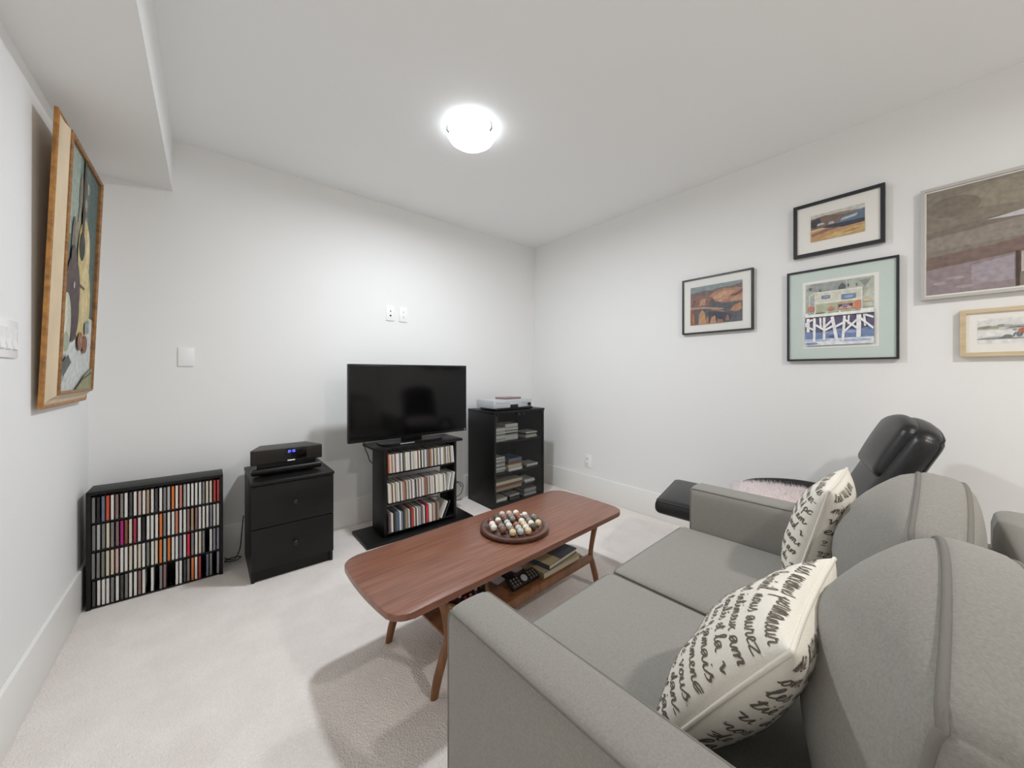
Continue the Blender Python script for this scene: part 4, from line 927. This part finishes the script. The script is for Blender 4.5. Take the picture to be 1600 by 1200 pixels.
def pillow(loc, rot, label, front, back):
    t = thing('throw_pillow', loc, label, 'throw pillow', 'script-print pillows on the sofa', rot=rot)
    bm = bnew(); n = 36; g = {}
    c = [math.sin(PI / 2 * (2 * i / n - 1)) for i in range(n + 1)]
    for side in (1, -1):
        for i in range(n + 1):
            for j in range(n + 1):
                edge = i in (0, n) or j in (0, n)
                if edge and (i, j, 1) in g: g[i, j, side] = g[i, j, 1]
                else: g[i, j, side] = bm.verts.new(pil_point(c[i], c[j], side))
        for i in range(n):
            for j in range(n):
                q = (g[i, j, side], g[i + 1, j, side], g[i + 1, j + 1, side], g[i, j + 1, side])
                try: bm.faces.new(q)
                except Exception: pass
    obj('cover', bm, M_LINEN, t, smooth=True, local=True)
    per = [(a, -1) for a in c[:-1]] + [(1, a) for a in c[:-1]] + [(-a, 1) for a in c[:-1]] + [(-1, -a) for a in c[:-1]]
    bm = bnew(); tube(bm, [pil_point(a, b, 1) for a, b in per], .0042, 6, closed=True); obj('seam', bm, M_LINEN, t, smooth=True, local=True)
    for side, lines in ((1, front), (-1, back)):
        bm = bnew()
        xh, sp, hw = .0142, .0340, .00118
        for li, (txt, x0) in enumerate(lines):
            base = 2 * PS - .028 - li * sp
            cx = x0 if side < 0 else .174 - sum(GL.get(c, GL[' '])[0] for c in txt) * xh * 1.05
            for ch in txt:
                w, strokes = GL.get(ch, GL[' '])
                for st in strokes:
                    pts = smooth_path([(cx + p[0] * xh * 1.05 + p[1] * xh * .22, base + p[1] * xh + .002 * math.sin(cx * 40 + li), 0) for p in st], 4)
                    L_ = []
                    for i, p in enumerate(pts):
                        d = (pts[min(i + 1, len(pts) - 1)] - pts[max(i - 1, 0)])
                        if d.length < 1e-9: d = Vector((1, 0, 0))
                        d.normalize(); nn = Vector((-d.y, d.x, 0)) * hw
                        pr = []
                        for q in (p + nn, p - nn):
                            u = -side * q.x / PS; v = (q.y - PS) / PS
                            u /= (1 - .075 * (1 - min(1, v * v))); v /= (1 - .075 * (1 - min(1, u * u)))
                            if abs(u) > .985 or abs(v) > .985: pr = None; break
                            s = pil_point(u, v, side); e = .004
                            du = pil_point(min(.999, u + e), v, side) - pil_point(max(-.999, u - e), v, side); dv = pil_point(u, min(.999, v + e), side) - pil_point(u, max(-.999, v - e), side)
                            nv = du.cross(dv).normalized(); nv = nv if nv.y * side > 0 else -nv
                            pr.append(s + nv * .0011)
                        L_.append(pr)
                    prev = None
                    for pr in L_:
                        if pr is None: prev = None; continue
                        cur = (bm.verts.new(pr[0]), bm.verts.new(pr[1]))
                        if prev: bm.faces.new((prev[0], cur[0], cur[1], prev[1]))
                        prev = cur
                cx += w * xh * 1.05
        o = obj('script_print', bm, M_INK, t, local=True); tag(o, 'brown-grey handwritten French script')
    return t
fr1 = [('nous les avenirs permaneur', 0), ('de nous aurez laurénil. nous aurez', 0), ('mes vents et le sont intimeux am', 0), ('pour sous toulés et la v', 0), ('de nos amis les a jamais.', 0), ('les avenirs doux et permena', 0), ('amies il a de vous.', 0), ('sont les amours nos dans', 0), ('de la mer un vent jan', 0), ('et tes sermens ment p', 0)]
bk1 = [('de permeni nous aurez', -.174), ('om sur les adieux nos', -.174), ('les nos desmé vents', -.174), ('tié pour amis et la', -.174), ('ri à vous et nous', -.174), ('nos amours se la', -.174), ('de les vents au', -.174), ('la vie jamais et', -.174)]
fr2 = [('nous venir permena as', 0), ('pour les nous ami ar-', 0), ('et de mes vents d po', 0), ('dans vous permena ami', 0), ('a jamais amour and v', 0), ('ses doux avenirs came', 0), ('de le nom aux am', 0), ('et de la vie du l', 0), ('nos permena nous', 0)]
bk2 = [('leun vous les amis', -.174), ('mis a jamais nous', -.174), ('vous amis de mes', -.174), ('envous pour la vie', -.174), ('e mes dans vous', -.174), ('ez mi les vi nos', -.174), ('nous permena et', -.174)]
pillow((.786, .350, .430), (R(34), 0, R(2)), 'cream handwriting-print pillow on the nearer sofa seat', fr1, bk1)
pillow((1.530, .318, .424), (R(15), 0, R(2)), 'cream handwriting-print pillow against the far sofa arm', fr2, bk2)

# ------------------------------------------------------------------ black leather recliner
t = thing('recliner', (2.185, .50, 0), 'black leather recliner with raised footrest beside the right wall', 'recliner', rot=(0, 0, R(14)))
def rb(name, h, r, crown, off, m=M_LEATHER, parent=None, rx=0, n=(16, 16, 8), pipe=None):
    F0 = rmap(h, r, crown, (0, 0, 0)); Tm = Matrix.Translation(off) @ Matrix.Rotation(R(rx), 4, 'X')
    F = lambda u, v, w: Tm @ F0(u, v, w)
    bm = bnew(); lattice(bm, F, n); o = obj(name, bm, m, parent or t, smooth=True, local=True)
    if pipe:
        for ax, s in pipe:
            bm = bnew(); tube(bm, loop_on(F, ax, s, 16), .004, 6, closed=True); obj('welt', bm, m, o, smooth=True, local=True)
    return o
rb('seat', (.255, .26, .065), .035, {'z+': .012, 'y+': .01}, (0, .0, .345))
rb('footrest', (.245, .15, .038), .03, {'z+': .014}, (0, .425, .405), rx=4, pipe=[(2, 1)])
rb('backrest', (.230, .046, .285), .04, {'y+': .016, 'y-': .012, 'z+': .05, 'zdome': True}, (0, -.300, .620), rx=26, n=(18, 10, 22), pipe=[(1, -1)])
rb('headrest', (.195, .030, .115), .028, {'y+': .020, 'z+': .040, 'zdome': True}, (0, -.335, .795), rx=25, n=(18, 10, 14), pipe=[(1, -1)])
for s in (-1, 1):
    bm = bnew(); tube(bm, smooth_path([(s * .295, -.22, .40), (s * .300, -.20, .485), (s * .300, -.08, .510), (s * .298, .08, .500), (s * .295, .20, .465), (s * .292, .23, .39), (s * .288, .10, .32)], 8), .022, 10)
    obj('armrest', bm, M_LEATHER, t, smooth=True, local=True)
bm = bnew(); lathe(bm, [(0, 0), (.26, 0), (.27, .012), (.25, .03), (.06, .045), (.035, .06), (.035, .31), (0, .31)], (0, 0), 40); obj('swivel_base', bm, M_DARKMETAL, t, smooth=40, local=True)
bm = bnew(); box(bm, -.2, .2, .2, .40, .30, .345, bev=.006); obj('footrest_bracket', bm, M_DARKMETAL, t, local=True)
# pink fur cushion on the recliner seat
t = thing('fur_cushion', (2.15, .53, .436), 'pale pink shaggy fur cushion lying on the recliner', 'cushion', rot=(0, 0, R(20)))
F = rmap((.19, .18, .034), .033, {'z+': .02}, (0, 0, .036)); bm = bnew(); lattice(bm, F, (14, 14, 8)); obj('cushion_body', bm, M_FUR, t, smooth=True, local=True)
bm = bnew()
for i in range(5200):
    face = random.random()
    if face < .7: u, v, w = random.uniform(-1, 1), random.uniform(-1, 1), 1
    elif face < .85: u, v, w = random.choice((-1, 1)), random.uniform(-1, 1), random.uniform(-.5, 1)
    else: u, v, w = random.uniform(-1, 1), random.choice((-1, 1)), random.uniform(-.5, 1)
    p = F(u, v, w); d = Vector((p.x * 2.6, p.y * 2.6, .6)) + Vector((random.gauss(0, .35), random.gauss(0, .35), random.gauss(0, .25)))
    d.normalize(); L_ = random.uniform(.03, .055); a = d.orthogonal().normalized() * .0015; b_ = d.cross(a).normalized() * .0015
    q = [bm.verts.new(p + a), bm.verts.new(p - a * .5 + b_), bm.verts.new(p - a * .5 - b_)]; tip = bm.verts.new(p + d * L_ + Vector((0, 0, -.006)))
    for k in range(3): bm.faces.new((q[k], q[(k + 1) % 3], tip))
tag(obj('fur', bm, M_FUR, t, smooth=True, local=True), None, kind='stuff')
